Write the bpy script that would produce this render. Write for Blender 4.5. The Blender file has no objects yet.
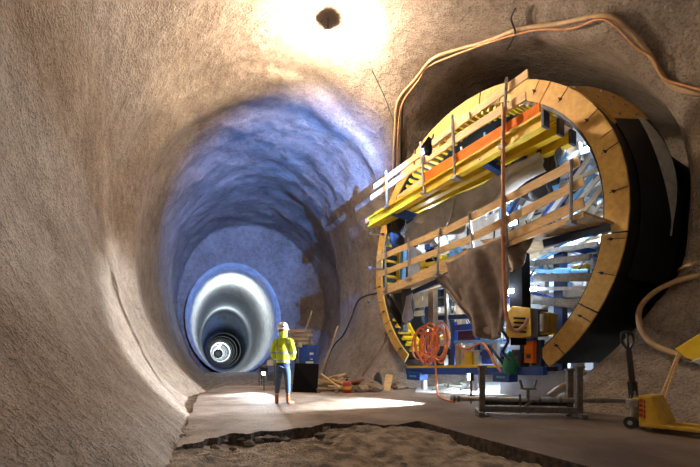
import bpy, bmesh, math, random
import numpy as np
from mathutils import Vector, Matrix
random.seed(7); RNG = np.random.default_rng(7)
S = bpy.context.scene; COL = S.collection

# ---------------------------------------------------------------- camera
F, HC = 400.0, 1.11
cam = bpy.data.cameras.new('camera'); camo = bpy.data.objects.new('camera', cam); COL.objects.link(camo)
cam.sensor_width = 36; cam.lens = F/700*36; cam.shift_y = (355-233.5)/700
cam.clip_start = 0.05; cam.clip_end = 600
camo.location = (0, 0, HC); camo.rotation_euler = (math.pi/2, 0, 0); S.camera = camo
# ---------------------------------------------------------------- world / exposure
w = bpy.data.worlds.new('world'); S.world = w; w.use_nodes = True
w.node_tree.nodes['Background'].inputs[0].default_value = (1.0, 0.88, 0.76, 1)
w.node_tree.nodes['Background'].inputs[1].default_value = 0.13
S.view_settings.view_transform = 'Standard'; S.view_settings.look = 'None'
S.view_settings.gamma = 1; S.view_settings.use_curve_mapping = False
S.view_settings.exposure = 0.0

def light(name, typ, loc, energy, color, target=None, **k):
    d = bpy.data.lights.new(name, typ); d.energy = energy; d.color = color
    for a, b in k.items(): setattr(d, a, b)
    o = bpy.data.objects.new(name, d); COL.objects.link(o); o.location = loc
    if target is not None:
        o.rotation_euler = (Vector(target)-Vector(loc)).to_track_quat('-Z', 'Y').to_euler()
    return o
LAMP = Vector((-0.53, 9.75, 8.55))      # height is refined below, once the rock surface is known
LAMP_STRENGTH = 2300    # the bulb itself is the light source
# fill light added unseen behind the camera
light('rear_fill_light', 'AREA', (1.5, -3.0, 5.5), 95, (1.0, 0.80, 0.58), (2.5, 9, 3), size=1.2)

# ---------------------------------------------------------------- frames of reference
VPX = 90.0
U = Vector(((VPX-350)/F, 1, 0)).normalized()          # along the carriage's face, away from the camera
A = Vector((U.y, -U.x, 0))                            # into the side tunnel
C0 = Vector((3.247, 11.42, 0)); ZC, R = 4.155, 4.18
def Wp(s, t, z): return C0 + U*s + A*t + Vector((0, 0, z))
def ray(px, py): return Vector(((px-350)/F, 1, (355-py)/F))
CAM = Vector((0, 0, HC))
def onT(px, py, t):                                   # point seen at a pixel on the plane at depth t of the side tunnel
    d = ray(px, py); k = ((C0-CAM).dot(A)+t)/d.dot(A); return CAM + d*k
def onY(px, py, Y): return CAM + ray(px, py)*Y
def G(px, py, z=0.0):
    k = (z-HC)/((355-py)/F); return CAM + ray(px, py)*k

# ---------------------------------------------------------------- materials
MATS = {}
def mat(name, c1, c2=None, rough=0.6, metal=0.0, scale=6.0, bump=0.0, bscale=40.0, emit=0.0, stretch=None, spec=0.5):
    if name in MATS: return MATS[name]
    m = bpy.data.materials.new(name); m.use_nodes = True; nt = m.node_tree; N = nt.nodes; L = nt.links
    b = N['Principled BSDF']; b.inputs['Roughness'].default_value = rough; b.inputs['Metallic'].default_value = metal
    b.inputs['Specular IOR Level'].default_value = spec
    if c2 is None: c2 = tuple(x*0.72 for x in c1)
    tc = N.new('ShaderNodeTexCoord'); mp = N.new('ShaderNodeMapping'); L.new(tc.outputs['Object'], mp.inputs[0])
    if stretch: mp.inputs['Scale'].default_value = stretch
    n = N.new('ShaderNodeTexNoise'); n.inputs['Scale'].default_value = scale; n.inputs['Detail'].default_value = 5
    L.new(mp.outputs[0], n.inputs['Vector'])
    r = N.new('ShaderNodeValToRGB'); r.color_ramp.elements[0].position = 0.35; r.color_ramp.elements[1].position = 0.65
    r.color_ramp.elements[0].color = (*c2, 1); r.color_ramp.elements[1].color = (*c1, 1)
    L.new(n.outputs[0], r.inputs[0]); L.new(r.outputs[0], b.inputs['Base Color'])
    if bump:
        n2 = N.new('ShaderNodeTexNoise'); n2.inputs['Scale'].default_value = bscale; n2.inputs['Detail'].default_value = 4
        L.new(mp.outputs[0], n2.inputs['Vector'])
        bp = N.new('ShaderNodeBump'); bp.inputs['Strength'].default_value = 1; bp.inputs['Distance'].default_value = bump
        L.new(n2.outputs[0], bp.inputs['Height']); L.new(bp.outputs[0], b.inputs['Normal'])
    if emit:
        b.inputs['Emission Color'].default_value = (*c1, 1); b.inputs['Emission Strength'].default_value = emit
    MATS[name] = m; return m

def shotcrete():
    m = bpy.data.materials.new('shotcrete'); m.use_nodes = True; nt = m.node_tree; N = nt.nodes; L = nt.links
    b = N['Principled BSDF']; b.inputs['Roughness'].default_value = 0.85; b.inputs['Specular IOR Level'].default_value = 0.3
    tc = N.new('ShaderNodeTexCoord')
    def noise(sc, det, rough=0.5, vec=None):
        n = N.new('ShaderNodeTexNoise'); n.inputs['Scale'].default_value = sc; n.inputs['Detail'].default_value = det
        n.inputs['Roughness'].default_value = rough; L.new(vec or tc.outputs['Object'], n.inputs['Vector']); return n.outputs[0]
    big = noise(0.55, 6, 0.6); mid = noise(3.5, 5, 0.6); gr = noise(22, 3, 0.55); fine = noise(60, 2)
    r = N.new('ShaderNodeValToRGB'); e = r.color_ramp.elements
    e[0].position = 0.34; e[0].color = (0.205, 0.150, 0.112, 1); e[1].position = 0.64; e[1].color = (0.43, 0.345, 0.27, 1)
    mx = N.new('ShaderNodeMath'); mx.operation = 'MULTIPLY_ADD'; mx.inputs[1].default_value = 0.45; L.new(mid, mx.inputs[0])
    mb = N.new('ShaderNodeMath'); mb.operation = 'MULTIPLY'; mb.inputs[1].default_value = 0.55; L.new(big, mb.inputs[0]); L.new(mb.outputs[0], mx.inputs[2])
    L.new(mx.outputs[0], r.inputs[0])
    r2 = N.new('ShaderNodeValToRGB'); e = r2.color_ramp.elements
    e[0].position = 0.36; e[0].color = (0.62, 0.62, 0.64, 1); e[1].position = 0.52; e[1].color = (1, 1, 1, 1); L.new(gr, r2.inputs[0])
    mul = N.new('ShaderNodeMix'); mul.data_type = 'RGBA'; mul.blend_type = 'MULTIPLY'; mul.inputs[0].default_value = 0.8
    L.new(r.outputs[0], mul.inputs[6]); L.new(r2.outputs[0], mul.inputs[7]); L.new(mul.outputs[2], b.inputs['Base Color'])
    b1 = N.new('ShaderNodeBump'); b1.inputs['Strength'].default_value = 1; b1.inputs['Distance'].default_value = 0.05; L.new(gr, b1.inputs['Height'])
    b2 = N.new('ShaderNodeBump'); b2.inputs['Strength'].default_value = 1; b2.inputs['Distance'].default_value = 0.15; L.new(mid, b2.inputs['Height'])
    b3 = N.new('ShaderNodeBump'); b3.inputs['Strength'].default_value = 1; b3.inputs['Distance'].default_value = 0.012; L.new(fine, b3.inputs['Height'])
    L.new(b2.outputs[0], b1.inputs['Normal']); L.new(b1.outputs[0], b3.inputs['Normal']); L.new(b3.outputs[0], b.inputs['Normal'])
    return m
SHOT = shotcrete()
PLY = mat('plywood', (0.70, 0.42, 0.10), (0.56, 0.31, 0.07), 0.6, scale=9, bump=0.004)
WOOD = mat('pale_timber', (0.74, 0.50, 0.24), (0.60, 0.38, 0.16), 0.65, scale=7, stretch=(1, 1, 4), bump=0.003)
OLDWOOD = mat('weathered_timber', (0.30, 0.21, 0.13), (0.20, 0.14, 0.09), 0.75, scale=8, bump=0.004)
YEL = mat('yellow_lacquer', (0.80, 0.56, 0.02), (0.68, 0.44, 0.015), 0.45, scale=4)
YELD = mat('yellow_worn', (0.62, 0.38, 0.03), (0.48, 0.28, 0.02), 0.5, scale=10)
ORG = mat('orange_board', (0.90, 0.22, 0.015), (0.78, 0.17, 0.01), 0.7, spec=.15)
ORH = mat('orange_hose', (0.75, 0.20, 0.05), (0.62, 0.15, 0.04), 0.45)
PIPEO = mat('salmon_pipe', (0.58, 0.25, 0.13), (0.45, 0.18, 0.09), 0.5)
STEEL = mat('galvanised_steel', (0.42, 0.42, 0.42), (0.28, 0.27, 0.26), 0.45, 0.6, scale=12)
GREY = mat('grey_steel', (0.16, 0.145, 0.13), (0.10, 0.09, 0.08), 0.5, 0.4, scale=14)
DARK = mat('dark_steel', (0.035, 0.032, 0.034), (0.02, 0.02, 0.022), 0.5, 0.3)
BLACK = mat('black_membrane', (0.012, 0.011, 0.013), (0.007, 0.007, 0.008), 0.55, scale=3, bump=0.01, bscale=3)
BLACKM = mat('black_board', (0.008, 0.008, 0.009), (0.006, 0.006, 0.007), 0.95, spec=.05)
BLUE = mat('blue_paint', (0.012, 0.075, 0.36), (0.008, 0.05, 0.26), 0.45)
LBLUE = mat('light_blue_paint', (0.18, 0.42, 0.72), (0.12, 0.32, 0.6), 0.45)
NAVY = mat('navy_steel', (0.012, 0.03, 0.10), (0.01, 0.02, 0.07), 0.45)
WHITE = mat('white_paint', (0.80, 0.82, 0.84), (0.66, 0.68, 0.72), 0.5)
CREAM = mat('cream_paint', (0.66, 0.60, 0.46), (0.5, 0.45, 0.34), 0.6)
CONC = mat('pale_concrete', (0.50, 0.48, 0.43), (0.36, 0.34, 0.30), 0.85, scale=3, bump=0.01, bscale=20)
CLOTH = mat('grey_tarpaulin', (0.50, 0.49, 0.48), (0.33, 0.32, 0.32), 0.75, scale=3, bump=0.01, bscale=9)
BCLOTH = mat('brown_tarpaulin', (0.25, 0.19, 0.155), (0.15, 0.11, 0.09), 0.8, scale=5, bump=0.012, bscale=12)
DCLOTH = mat('black_tarpaulin', (0.035, 0.03, 0.028), (0.02, 0.018, 0.018), 0.6, scale=4, bump=0.015, bscale=9)
HOSE = mat('tan_hose', (0.50, 0.33, 0.17), (0.38, 0.24, 0.12), 0.5)
CABLE = mat('black_cable', (0.02, 0.018, 0.016), None, 0.5)
RED = mat('red_paint', (0.45, 0.03, 0.02), None, 0.45)
GREEN = mat('green_plastic', (0.01, 0.22, 0.12), None, 0.5)
LED = mat('led_glow', (0.80, 0.90, 1.0), (0.80, 0.90, 1.0), 0.5, emit=28)

# ---------------------------------------------------------------- mesh builder
class MB:
    def __init__(s): s.v = []; s.f = []; s.mi = []; s.cur = 0
    def add(s, vs, fs):
        o = len(s.v); s.v += [Vector(v) for v in vs]; s.f += [tuple(i+o for i in f) for f in fs]; s.mi += [s.cur]*len(fs); return s
    def box(s, c, size, rz=0, M=None):
        hx, hy, hz = (x/2 for x in size); M = M or Matrix.Rotation(rz, 3, 'Z'); c = Vector(c)
        vs = [c + M @ Vector((x, y, z)) for x in (-hx, hx) for y in (-hy, hy) for z in (-hz, hz)]
        return s.add(vs, [(0,1,3,2),(4,6,7,5),(0,4,5,1),(2,3,7,6),(0,2,6,4),(1,5,7,3)])
    def bar(s, a, b, wd, ht, up=(0, 0, 1)):
        a, b = Vector(a), Vector(b); d = (b-a); L = d.length; d.normalize(); up = Vector(up)
        if abs(d.dot(up)) > .98: up = A if abs(d.dot(A)) < .9 else U
        sd = d.cross(up).normalized(); u2 = sd.cross(d)
        M = Matrix((d, sd, u2)).transposed(); return s.box((a+b)/2, (L, wd, ht), M=M)
    def hbeam(s, a, b, wd, ht):                           # timber H-beam: two flanges and a web
        up = Vector((0, 0, 1)); d = (Vector(b)-Vector(a)).normalized(); sd = d.cross(up).normalized(); u2 = sd.cross(d)
        o = u2*(ht/2-.02)
        s.bar(Vector(a)+o, Vector(b)+o, wd, .045); s.bar(Vector(a)-o, Vector(b)-o, wd, .045); return s.bar(a, b, wd*.35, ht-.08)
    def tube(s, pts, r, n=8, caps=True):
        pts = [Vector(p) for p in pts]; k = len(pts); o = len(s.v); prev = None; rr = r if isinstance(r, (list, tuple)) else [r]*k
        for i, p in enumerate(pts):
            t = (pts[min(i+1, k-1)]-pts[max(i-1, 0)]).normalized()
            if prev is None: x = t.cross(Vector((0, 0, 1)) if abs(t.z) < .9 else Vector((1, 0, 0))).normalized()
            else: x = (prev - t*prev.dot(t)).normalized()
            prev = x; y = t.cross(x)
            for j in range(n):
                a = 2*math.pi*j/n; s.v.append(p + (x*math.cos(a)+y*math.sin(a))*rr[i])
        for i in range(k-1):
            for j in range(n):
                s.f.append((o+i*n+j, o+i*n+(j+1) % n, o+(i+1)*n+(j+1) % n, o+(i+1)*n+j)); s.mi.append(s.cur)
        if caps:
            s.f.append(tuple(o+j for j in range(n))[::-1]); s.f.append(tuple(o+(k-1)*n+j for j in range(n))); s.mi += [s.cur]*2
        return s
    def prism(s, poly, vec):
        n = len(poly); vec = Vector(vec); vs = [Vector(p) for p in poly]+[Vector(p)+vec for p in poly]
        return s.add(vs, [tuple(range(n))[::-1], tuple(range(n, 2*n))]+[(i, (i+1) % n, n+(i+1) % n, n+i) for i in range(n)])
    def lathe(s, prof, c, axis=(0, 0, 1), n=20):
        ax = Vector(axis).normalized(); x = ax.orthogonal().normalized(); y = ax.cross(x); c = Vector(c); o = len(s.v); k = len(prof)
        for r, h in prof:
            for j in range(n):
                a = 2*math.pi*j/n; s.v.append(c+ax*h+(x*math.cos(a)+y*math.sin(a))*r)
        for i in range(k-1):
            for j in range(n):
                s.f.append((o+i*n+j, o+i*n+(j+1) % n, o+(i+1)*n+(j+1) % n, o+(i+1)*n+j)); s.mi.append(s.cur)
        return s
    def build(s, name, m, parent=None, smooth=False, bevel=0.0):
        me = bpy.data.meshes.new(name); org = wl(parent) if parent else Vector()
        me.from_pydata([v-org for v in s.v], [], s.f)
        for x in (m if isinstance(m, (list, tuple)) else [m]): me.materials.append(x)
        me.polygons.foreach_set('material_index', s.mi)
        if smooth: me.polygons.foreach_set('use_smooth', [True]*len(me.polygons))
        me.update()
        bm = bmesh.new(); bm.from_mesh(me); bmesh.ops.recalc_face_normals(bm, faces=bm.faces); bm.to_mesh(me); bm.free()
        o = bpy.data.objects.new(name, me); COL.objects.link(o)
        if parent: o.parent = parent
        if bevel:
            b = o.modifiers.new('b', 'BEVEL'); b.width = bevel; b.segments = 2; b.limit_method = 'ANGLE'
        return o
def wl(o):
    p = Vector()
    while o: p += Vector(o.location); o = o.parent
    return p
def tag(o, label=None, cat=None, group=None, kind=None):
    if label: o['label'] = label
    if cat: o['category'] = cat
    if group: o['group'] = group
    if kind: o['kind'] = kind
    return o
def thing(name, loc, label, cat, group=None):
    o = bpy.data.objects.new(name, None); o.empty_display_size = .1; COL.objects.link(o); o.location = loc
    return tag(o, label, cat, group)
def one(mb, name, m, label, cat, group=None, base=None, **k):       # a thing that is one mesh, origin at its base
    vs = mb.v; lo = Vector((sum(v.x for v in vs)/len(vs), sum(v.y for v in vs)/len(vs), min(v.z for v in vs)))
    mb.v = [v-lo for v in vs]; o = mb.build(name, m, None, **k); o.location = lo; return tag(o, label, cat, group)
def spline(P, n=8):
    P = [Vector(p) for p in P]; out = []
    for i in range(len(P)-1):
        p0, p1, p2, p3 = P[max(i-1, 0)], P[i], P[i+1], P[min(i+2, len(P)-1)]
        for k in range(n):
            t = k/n; out.append(.5*((2*p1)+(p2-p0)*t+(2*p0-5*p1+4*p2-p3)*t*t+(3*p1-p0-3*p2+p3)*t**3))
    return out+[P[-1]]

# ---------------------------------------------------------------- the excavated void
def vnoise(P, sc, seed):
    q = P*sc; i = np.floor(q).astype(np.int64); f = q-i; f = f*f*(3-2*f)
    def h(a, b, c):
        x = (a*73856093) ^ (b*19349663) ^ (c*83492791) ^ (seed*2654435)
        x = (x ^ (x >> 13))*1274126177 & 0xffffffff; x = x ^ (x >> 16); return (x & 0xffff)/65535.0*2-1
    r = 0
    for dx in (0, 1):
        for dy in (0, 1):
            for dz in (0, 1):
                wgt = (f[..., 0] if dx else 1-f[..., 0])*(f[..., 1] if dy else 1-f[..., 1])*(f[..., 2] if dz else 1-f[..., 2])
                r = r+wgt*h(i[..., 0]+dx, i[..., 1]+dy, i[..., 2]+dz)
    return r
def smin(a, b, k):
    h = np.clip(.5+.5*(b-a)/k, 0, 1); return b*(1-h)+a*h-k*h*(1-h)
DT = np.array([-0.335, 1.0]); DT /= np.hypot(*DT)                       # axis of the main tunnel
un, an, cn = np.array(U), np.array(A), np.array(C0)
def ell(n, z, rx, rz):
    k = np.sqrt((n/rx)**2+(z/rz)**2)+1e-9; g = np.sqrt((n/rx**2)**2+(z/rz**2)**2)+1e-9; return k*(k-1)/g
def sdf(P):
    x, y, z = P[..., 0], P[..., 1], P[..., 2]
    n = x*DT[1]-y*DT[0]; q = x*DT[0]+y*DT[1]
    ridge = -0.12*np.exp(-((q-13.2-.1*n)/.5)**2)-0.02*np.clip((q-13.2)/1.5, 0, 1)
    pil = np.clip((q-14.0)/3.5, 0, 1)*np.clip((21.6-q)/.9, 0, 1)            # the rock pillar stands proud, a niche behind it
    rxr = 4.65-.5*pil*pil*(3-2*pil)+.35*np.clip((q-21.6)/.6, 0, 1)
    main = ell(n-2.25, z-4.3, np.where(n > 2.25, rxr, 4.65), 5.5)-ridge
    main = np.maximum(main, q-27.3)
    s = (x-cn[0])*un[0]+(y-cn[1])*un[1]; t = (x-cn[0])*an[0]+(y-cn[1])*an[1]
    b2 = np.maximum(ell(t+3.6, z-4.3, 4.2, 5.5), s-3.5)
    cr = np.maximum(ell(s-.03, z-ZC-.15, R+.64, R+.8), -t-3.0); cr = np.maximum(cr, t-8)
    port = np.maximum(ell(n-1.15, z-3.35, 2.95, 3.7), 20-q)
    d = smin(main, b2, .9); d = smin(d, cr, .7); d = smin(d, port, .12)
    lump = .13*vnoise(P, .42, 1)+.06*vnoise(P, 1.05, 2)+.02*vnoise(P, 2.3, 6)
    far = np.clip((q-12.5)/1.5, 0, 1)*np.clip((z-2)/2, 0, 1)
    lump = lump+far*(.075*vnoise(P, 1.5, 4)+.03*vnoise(P, 2.6, 5))
    return d+lump
def cast(px, py, off=0.0):
    d = np.array(ray(px, py)); d /= np.linalg.norm(d); p = np.array(CAM, float)
    for _ in range(160):
        v = float(sdf(p[None])[0])
        if v > -0.004: break
        p = p+d*min(max(-v*.6, .004), .6)
    e = .05; g = np.array([float(sdf((p+dd)[None])[0]-sdf((p-dd)[None])[0]) for dd in np.eye(3)*e]); g /= np.linalg.norm(g)
    return Vector(p-g*off)

def surface_nets():
    lo = np.array([-14.5, -7.0, -1.4]); h = 0.2; dim = np.array([142, 183, 62])
    ax = [lo[i]+h*np.arange(dim[i]) for i in range(3)]
    P = np.stack(np.meshgrid(*ax, indexing='ij'), -1); V = sdf(P)
    nx, ny, nz = V.shape; sg = V < 0
    c = np.zeros((nx-1, ny-1, nz-1), int); acc = np.zeros((nx-1, ny-1, nz-1, 3)); cnt = np.zeros((nx-1, ny-1, nz-1))
    def sl(o): return tuple(slice(o[i], o[i]+[nx, ny, nz][i]-1) for i in range(3))
    for axis in range(3):
        for a in (0, 1):
            for b in (0, 1):
                o0 = [0, 0, 0]; oth = [i for i in range(3) if i != axis]; o0[oth[0]] = a; o0[oth[1]] = b
                o1 = list(o0); o1[axis] = 1; v0, v1 = V[sl(o0)], V[sl(o1)]; m = (v0 < 0) != (v1 < 0)
                t = np.where(m, v0/(v0-v1+1e-12), 0)
                pt = np.stack([P[sl(o0)][..., i]+(h*t if i == axis else 0) for i in range(3)], -1)
                acc += pt*m[..., None]; cnt += m
    act = cnt > 0; idx = -np.ones(act.shape, int); idx[act] = np.arange(act.sum())
    verts = acc[act]/cnt[act][:, None]; quads = []
    for axis in range(3):
        b, c2 = [(1, 2), (0, 2), (0, 1)][axis]
        s0 = [slice(None)]*3; s1 = [slice(None)]*3; s0[axis] = slice(0, -1); s1[axis] = slice(1, None)
        m = sg[tuple(s0)] != sg[tuple(s1)]; I = np.argwhere(m)
        I = I[(I[:, b] > 0) & (I[:, c2] > 0) & (I[:, b] < [nx, ny, nz][b]-1) & (I[:, c2] < [nx, ny, nz][c2]-1)]
        def g(db, dc):
            J = I.copy(); J[:, b] -= db; J[:, c2] -= dc; return idx[J[:, 0], J[:, 1], J[:, 2]]
        q = np.stack([g(0, 0), g(1, 0), g(1, 1), g(0, 1)], 1); quads.append(q)
    Q = np.concatenate(quads); Q = Q[(Q >= 0).all(1)]
    e = .06; N = np.stack([sdf(verts+d)-sdf(verts-d) for d in np.eye(3)*e], -1); N /= np.linalg.norm(N, axis=1)[:, None]; N = -N
    fn = np.cross(verts[Q[:, 1]]-verts[Q[:, 0]], verts[Q[:, 2]]-verts[Q[:, 0]]); fl = (fn*N[Q[:, 0]]).sum(1) < 0
    Q[fl] = Q[fl][:, ::-1]; cen = verts[Q].mean(1)
    n = cen[:, 0]*DT[1]-cen[:, 1]*DT[0]; q = cen[:, 0]*DT[0]+cen[:, 1]*DT[1]
    t = (cen[:, 0]-cn[0])*an[0]+(cen[:, 1]-cn[1])*an[1]
    cls = np.where(cen[:, 2] > 7.6, 1, np.where(n < 1.4, 0, 2)); cls = np.where((q > 27.0), 3, cls)
    cls = np.where((t > 1.6) & (cen[:, 2] > -5) & (q < 24), 4, cls)
    for k, nm in ((0, 'wall_left'), (1, 'ceiling'), (2, 'wall_right'), (3, 'wall_back'), (4, 'wall_side')):
        q_ = Q[cls == k]
        if not len(q_): continue
        u_, inv = np.unique(q_, return_inverse=True); me = bpy.data.meshes.new(nm)
        me.from_pydata(verts[u_].tolist(), [], inv.reshape(q_.shape).tolist()); me.update()
        me.polygons.foreach_set('use_smooth', [True]*len(me.polygons)); me.materials.append(SHOT)
        me.normals_split_custom_set_from_vertices(N[u_].tolist())
        o = bpy.data.objects.new(nm, me); COL.objects.link(o); o['kind'] = 'structure'
surface_nets()
K = cast(330, 18); LAMP = CAM+ray(328, 44)*K.y

# ---------------------------------------------------------------- lining of the far tunnel
def far_tunnel():
    def axis(q): # gently curving axis, given in (n centre)
        return 1.15
    def sec(q, sx, zt, zb=-0.1, n=40, shift=0.0):
        out = []
        for j in range(n):
            a = 2*math.pi*j/n; nn = 1.15+shift+sx*math.cos(a); zz = (zt+zb)/2+(zt-zb)/2*math.sin(a)
            x = nn*DT[1]+q*DT[0]; y = -nn*DT[0]+q*DT[1]; out.append(Vector((x, y, zz)))
        return out
    def loft(secs, name, m, kind='structure'):
        b = MB(); n = len(secs[0])
        for s_ in secs: b.v += s_
        for i in range(len(secs)-1):
            for j in range(n):
                b.f.append((i*n+j, i*n+(j+1) % n, (i+1)*n+(j+1) % n, (i+1)*n+j)); b.mi.append(0)
        o = b.build(name, m, smooth=True); o['kind'] = kind; return o
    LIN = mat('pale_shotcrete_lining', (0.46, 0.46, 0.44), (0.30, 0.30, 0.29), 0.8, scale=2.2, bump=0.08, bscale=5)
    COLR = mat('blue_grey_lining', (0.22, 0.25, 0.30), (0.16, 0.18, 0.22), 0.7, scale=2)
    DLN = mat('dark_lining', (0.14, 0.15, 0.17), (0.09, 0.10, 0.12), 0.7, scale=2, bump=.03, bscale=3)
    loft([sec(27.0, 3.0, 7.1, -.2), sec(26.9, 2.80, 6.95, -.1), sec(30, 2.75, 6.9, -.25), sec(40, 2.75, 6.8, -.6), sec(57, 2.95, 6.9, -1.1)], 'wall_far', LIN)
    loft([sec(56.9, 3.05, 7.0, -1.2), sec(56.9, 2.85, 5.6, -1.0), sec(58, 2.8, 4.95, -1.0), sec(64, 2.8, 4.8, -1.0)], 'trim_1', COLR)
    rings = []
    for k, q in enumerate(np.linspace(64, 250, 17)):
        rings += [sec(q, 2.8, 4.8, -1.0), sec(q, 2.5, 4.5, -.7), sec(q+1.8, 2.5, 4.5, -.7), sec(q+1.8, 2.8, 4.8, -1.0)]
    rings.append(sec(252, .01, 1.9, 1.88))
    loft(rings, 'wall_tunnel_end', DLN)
    def P(q, n, z): return (n*DT[1]+q*DT[0], -n*DT[0]+q*DT[1], z)
    WL = (0.84, 0.94, 1.0)
    light('far_tunnel_light', 'POINT', P(32, 1.15, 6.1), 850, WL, shadow_soft_size=.3)
    light('far_tunnel_light', 'POINT', P(51, 1.15, 5.6), 260, (.70, .84, 1.0), shadow_soft_size=.3)  # light added without a lamp body, brightens the grey collar
    for q, e in ((120, 6500), (150, 9000), (185, 12000), (225, 12000)): light('far_tunnel_light', 'POINT', P(q, 1.0, 3.4), e, (0.93, 1, .96), shadow_soft_size=.2)
    for i, q in enumerate((31, 120, 150, 185, 225)):
        b = MB(); c = Vector(P(q, 1.15, 6.68 if q < 50 else 4.3)); b.box(c, (.35, .35, .12))
        one(b, 'tunnel_lamp', LED, ['bright lamp under the crown just inside the pale tunnel mouth', 'small tunnel lamp nearest the grey collar deep in the far tunnel',
            'second small tunnel lamp beyond the grey collar', 'third small tunnel lamp among the far rings', 'most distant tunnel lamp at the centre of the bright rings'][i], 'lamp', 'lamps in the far tunnel')
far_tunnel()

# ---------------------------------------------------------------- floor: dirt and slab
def dirt():
    xs = np.concatenate([np.arange(-12, -3, .5), np.arange(-3, 3.0, .045), np.arange(3.0, 16, .5)]); ys = np.concatenate([np.arange(-6.5, 2.4, .5), np.arange(2.4, 6.6, .045), np.arange(6.6, 27.6, .6)])
    X, Y = np.meshgrid(xs, ys, indexing='ij'); P = np.stack([X, Y, X*0], -1)
    near = np.clip((7.0-Y)/1.0, 0, 1)
    Z = -0.155+near*(.045*vnoise(P, 1.3, 9)+.040*vnoise(P, 4, 10)+.030*np.maximum(vnoise(P, 10, 11), -.2)+.016*vnoise(P, 18, 12))+.0
    Z = np.where(Y > 14, -0.02+.0*Z+.02*vnoise(P, 2, 3), Z)
    Z = np.where((X*DT[1]-Y*DT[0]) < .2, Z+.10*(Y < 14)*np.clip((.2-(X*DT[1]-Y*DT[0]))/.5, 0, 1), Z)
    Z = Z+.15*np.exp(-((X-.55)/.85)**2)*np.clip((Y-5.0)/.8, 0, 1)*(Y < 6.5)
    V = np.stack([X, Y, Z], -1).reshape(-1, 3); nx, ny = X.shape; I = np.arange(nx*ny).reshape(nx, ny)
    Fq = np.stack([I[:-1, :-1], I[1:, :-1], I[1:, 1:], I[:-1, 1:]], -1).reshape(-1, 4)
    m = mat('loose_dirt', (0.40, 0.305, 0.215), (0.12, 0.09, 0.065), 0.9, scale=5, bump=.06, bscale=34)
    b = MB(); b.v = [Vector(v) for v in V.tolist()]; b.f = [tuple(x) for x in Fq.tolist()]; b.mi = [0]*len(b.f)
    o = b.build('floor', m, smooth=True); o['kind'] = 'structure'
dirt()
def slab():
    m = bpy.data.materials.new('dusty_slab'); m.use_nodes = True; nt = m.node_tree; N = nt.nodes; L = nt.links; b = N['Principled BSDF']
    tc = N.new('ShaderNodeTexCoord')
    n1 = N.new('ShaderNodeTexNoise'); n1.inputs['Scale'].default_value = .8; n1.inputs['Detail'].default_value = 7; n1.inputs['Roughness'].default_value = .62
    L.new(tc.outputs['Object'], n1.inputs[0]); r = N.new('ShaderNodeValToRGB'); e = r.color_ramp.elements
    e[0].position = .36; e[0].color = (.16, .115, .085, 1); e[1].position = .64; e[1].color = (.40, .32, .26, 1); L.new(n1.outputs[0], r.inputs[0])
    sx = N.new('ShaderNodeSeparateXYZ'); L.new(tc.outputs['Object'], sx.inputs[0])
    a1 = N.new('ShaderNodeMath'); a1.operation = 'MULTIPLY_ADD'; a1.inputs[1].default_value = -.35; L.new(sx.outputs[1], a1.inputs[0]); L.new(sx.outputs[0], a1.inputs[2])
    a2 = N.new('ShaderNodeMath'); a2.operation = 'MULTIPLY_ADD'; a2.inputs[1].default_value = 2.5; L.new(n1.outputs[0], a2.inputs[0]); L.new(a1.outputs[0], a2.inputs[2])
    dm = N.new('ShaderNodeMapRange'); dm.inputs[1].default_value = -2.2; dm.inputs[2].default_value = 1.2; dm.inputs[3].default_value = 0; dm.inputs[4].default_value = .85; L.new(a2.outputs[0], dm.inputs[0])
    dark_mix = N.new('ShaderNodeMix'); dark_mix.data_type = 'RGBA'; dark_mix.blend_type = 'MULTIPLY'; dark_mix.inputs[7].default_value = (.25, .20, .155, 1); L.new(dm.outputs[0], dark_mix.inputs[0]); L.new(r.outputs[0], dark_mix.inputs[6]); L.new(dark_mix.outputs[2], b.inputs['Base Color'])  # slab colour multiplied darker towards the right and near side
    n2 = N.new('ShaderNodeTexNoise'); n2.inputs['Scale'].default_value = 18; n2.inputs['Detail'].default_value = 6; L.new(tc.outputs['Object'], n2.inputs[0])
    bp = N.new('ShaderNodeBump'); bp.inputs['Distance'].default_value = .02; L.new(n2.outputs[0], bp.inputs['Height']); L.new(bp.outputs[0], b.inputs['Normal'])
    rr = N.new('ShaderNodeMapRange'); b.inputs['Specular IOR Level'].default_value = .2; rr.inputs[3].default_value = .7; rr.inputs[4].default_value = .9; L.new(n1.outputs[0], rr.inputs[0]); L.new(rr.outputs[0], b.inputs['Roughness'])
    e2 = [(178,447),(186,444),(197,443),(206,439),(218,437),(232,433),(246,434),(262,431),(280,431),(298,428),(312,427),(326,423),(345,424),(362,422),(380,425),(398,425),(410,422),(419,421)]
    front = [G(x, y) for x, y in e2]
    dense = []
    for i in range(len(front)-1):
        for k in range(4):
            p = front[i].lerp(front[i+1], k/4); dense.append(p+Vector((random.uniform(-.02, .02), random.uniform(-.035, .035), 0)))
    right = [G(419, 421), G(470, 435), G(530, 451), G(590, 467), G(660, 486), Vector((4.6, 1.0, 0)), Vector((14, 1.0, 0)), Vector((14, 14.5, 0))]
    left = [Vector((-4.5, 14.5, 0)), G(199, 394), G(196, 402), G(193, 404), G(193, 412), G(189, 414), G(188, 424), G(184, 428), G(184, 436), G(179, 440)]
    poly = [Vector((p.x, p.y, 0)) for p in dense+right+left]
    mb = MB(); mb.prism([p-Vector((0, 0, .5)) for p in poly], (0, 0, .5)); n = len(poly)
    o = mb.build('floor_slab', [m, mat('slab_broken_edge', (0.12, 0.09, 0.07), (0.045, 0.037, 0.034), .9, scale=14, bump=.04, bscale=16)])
    o['kind'] = 'structure'
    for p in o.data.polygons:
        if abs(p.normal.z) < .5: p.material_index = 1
slab()
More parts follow.
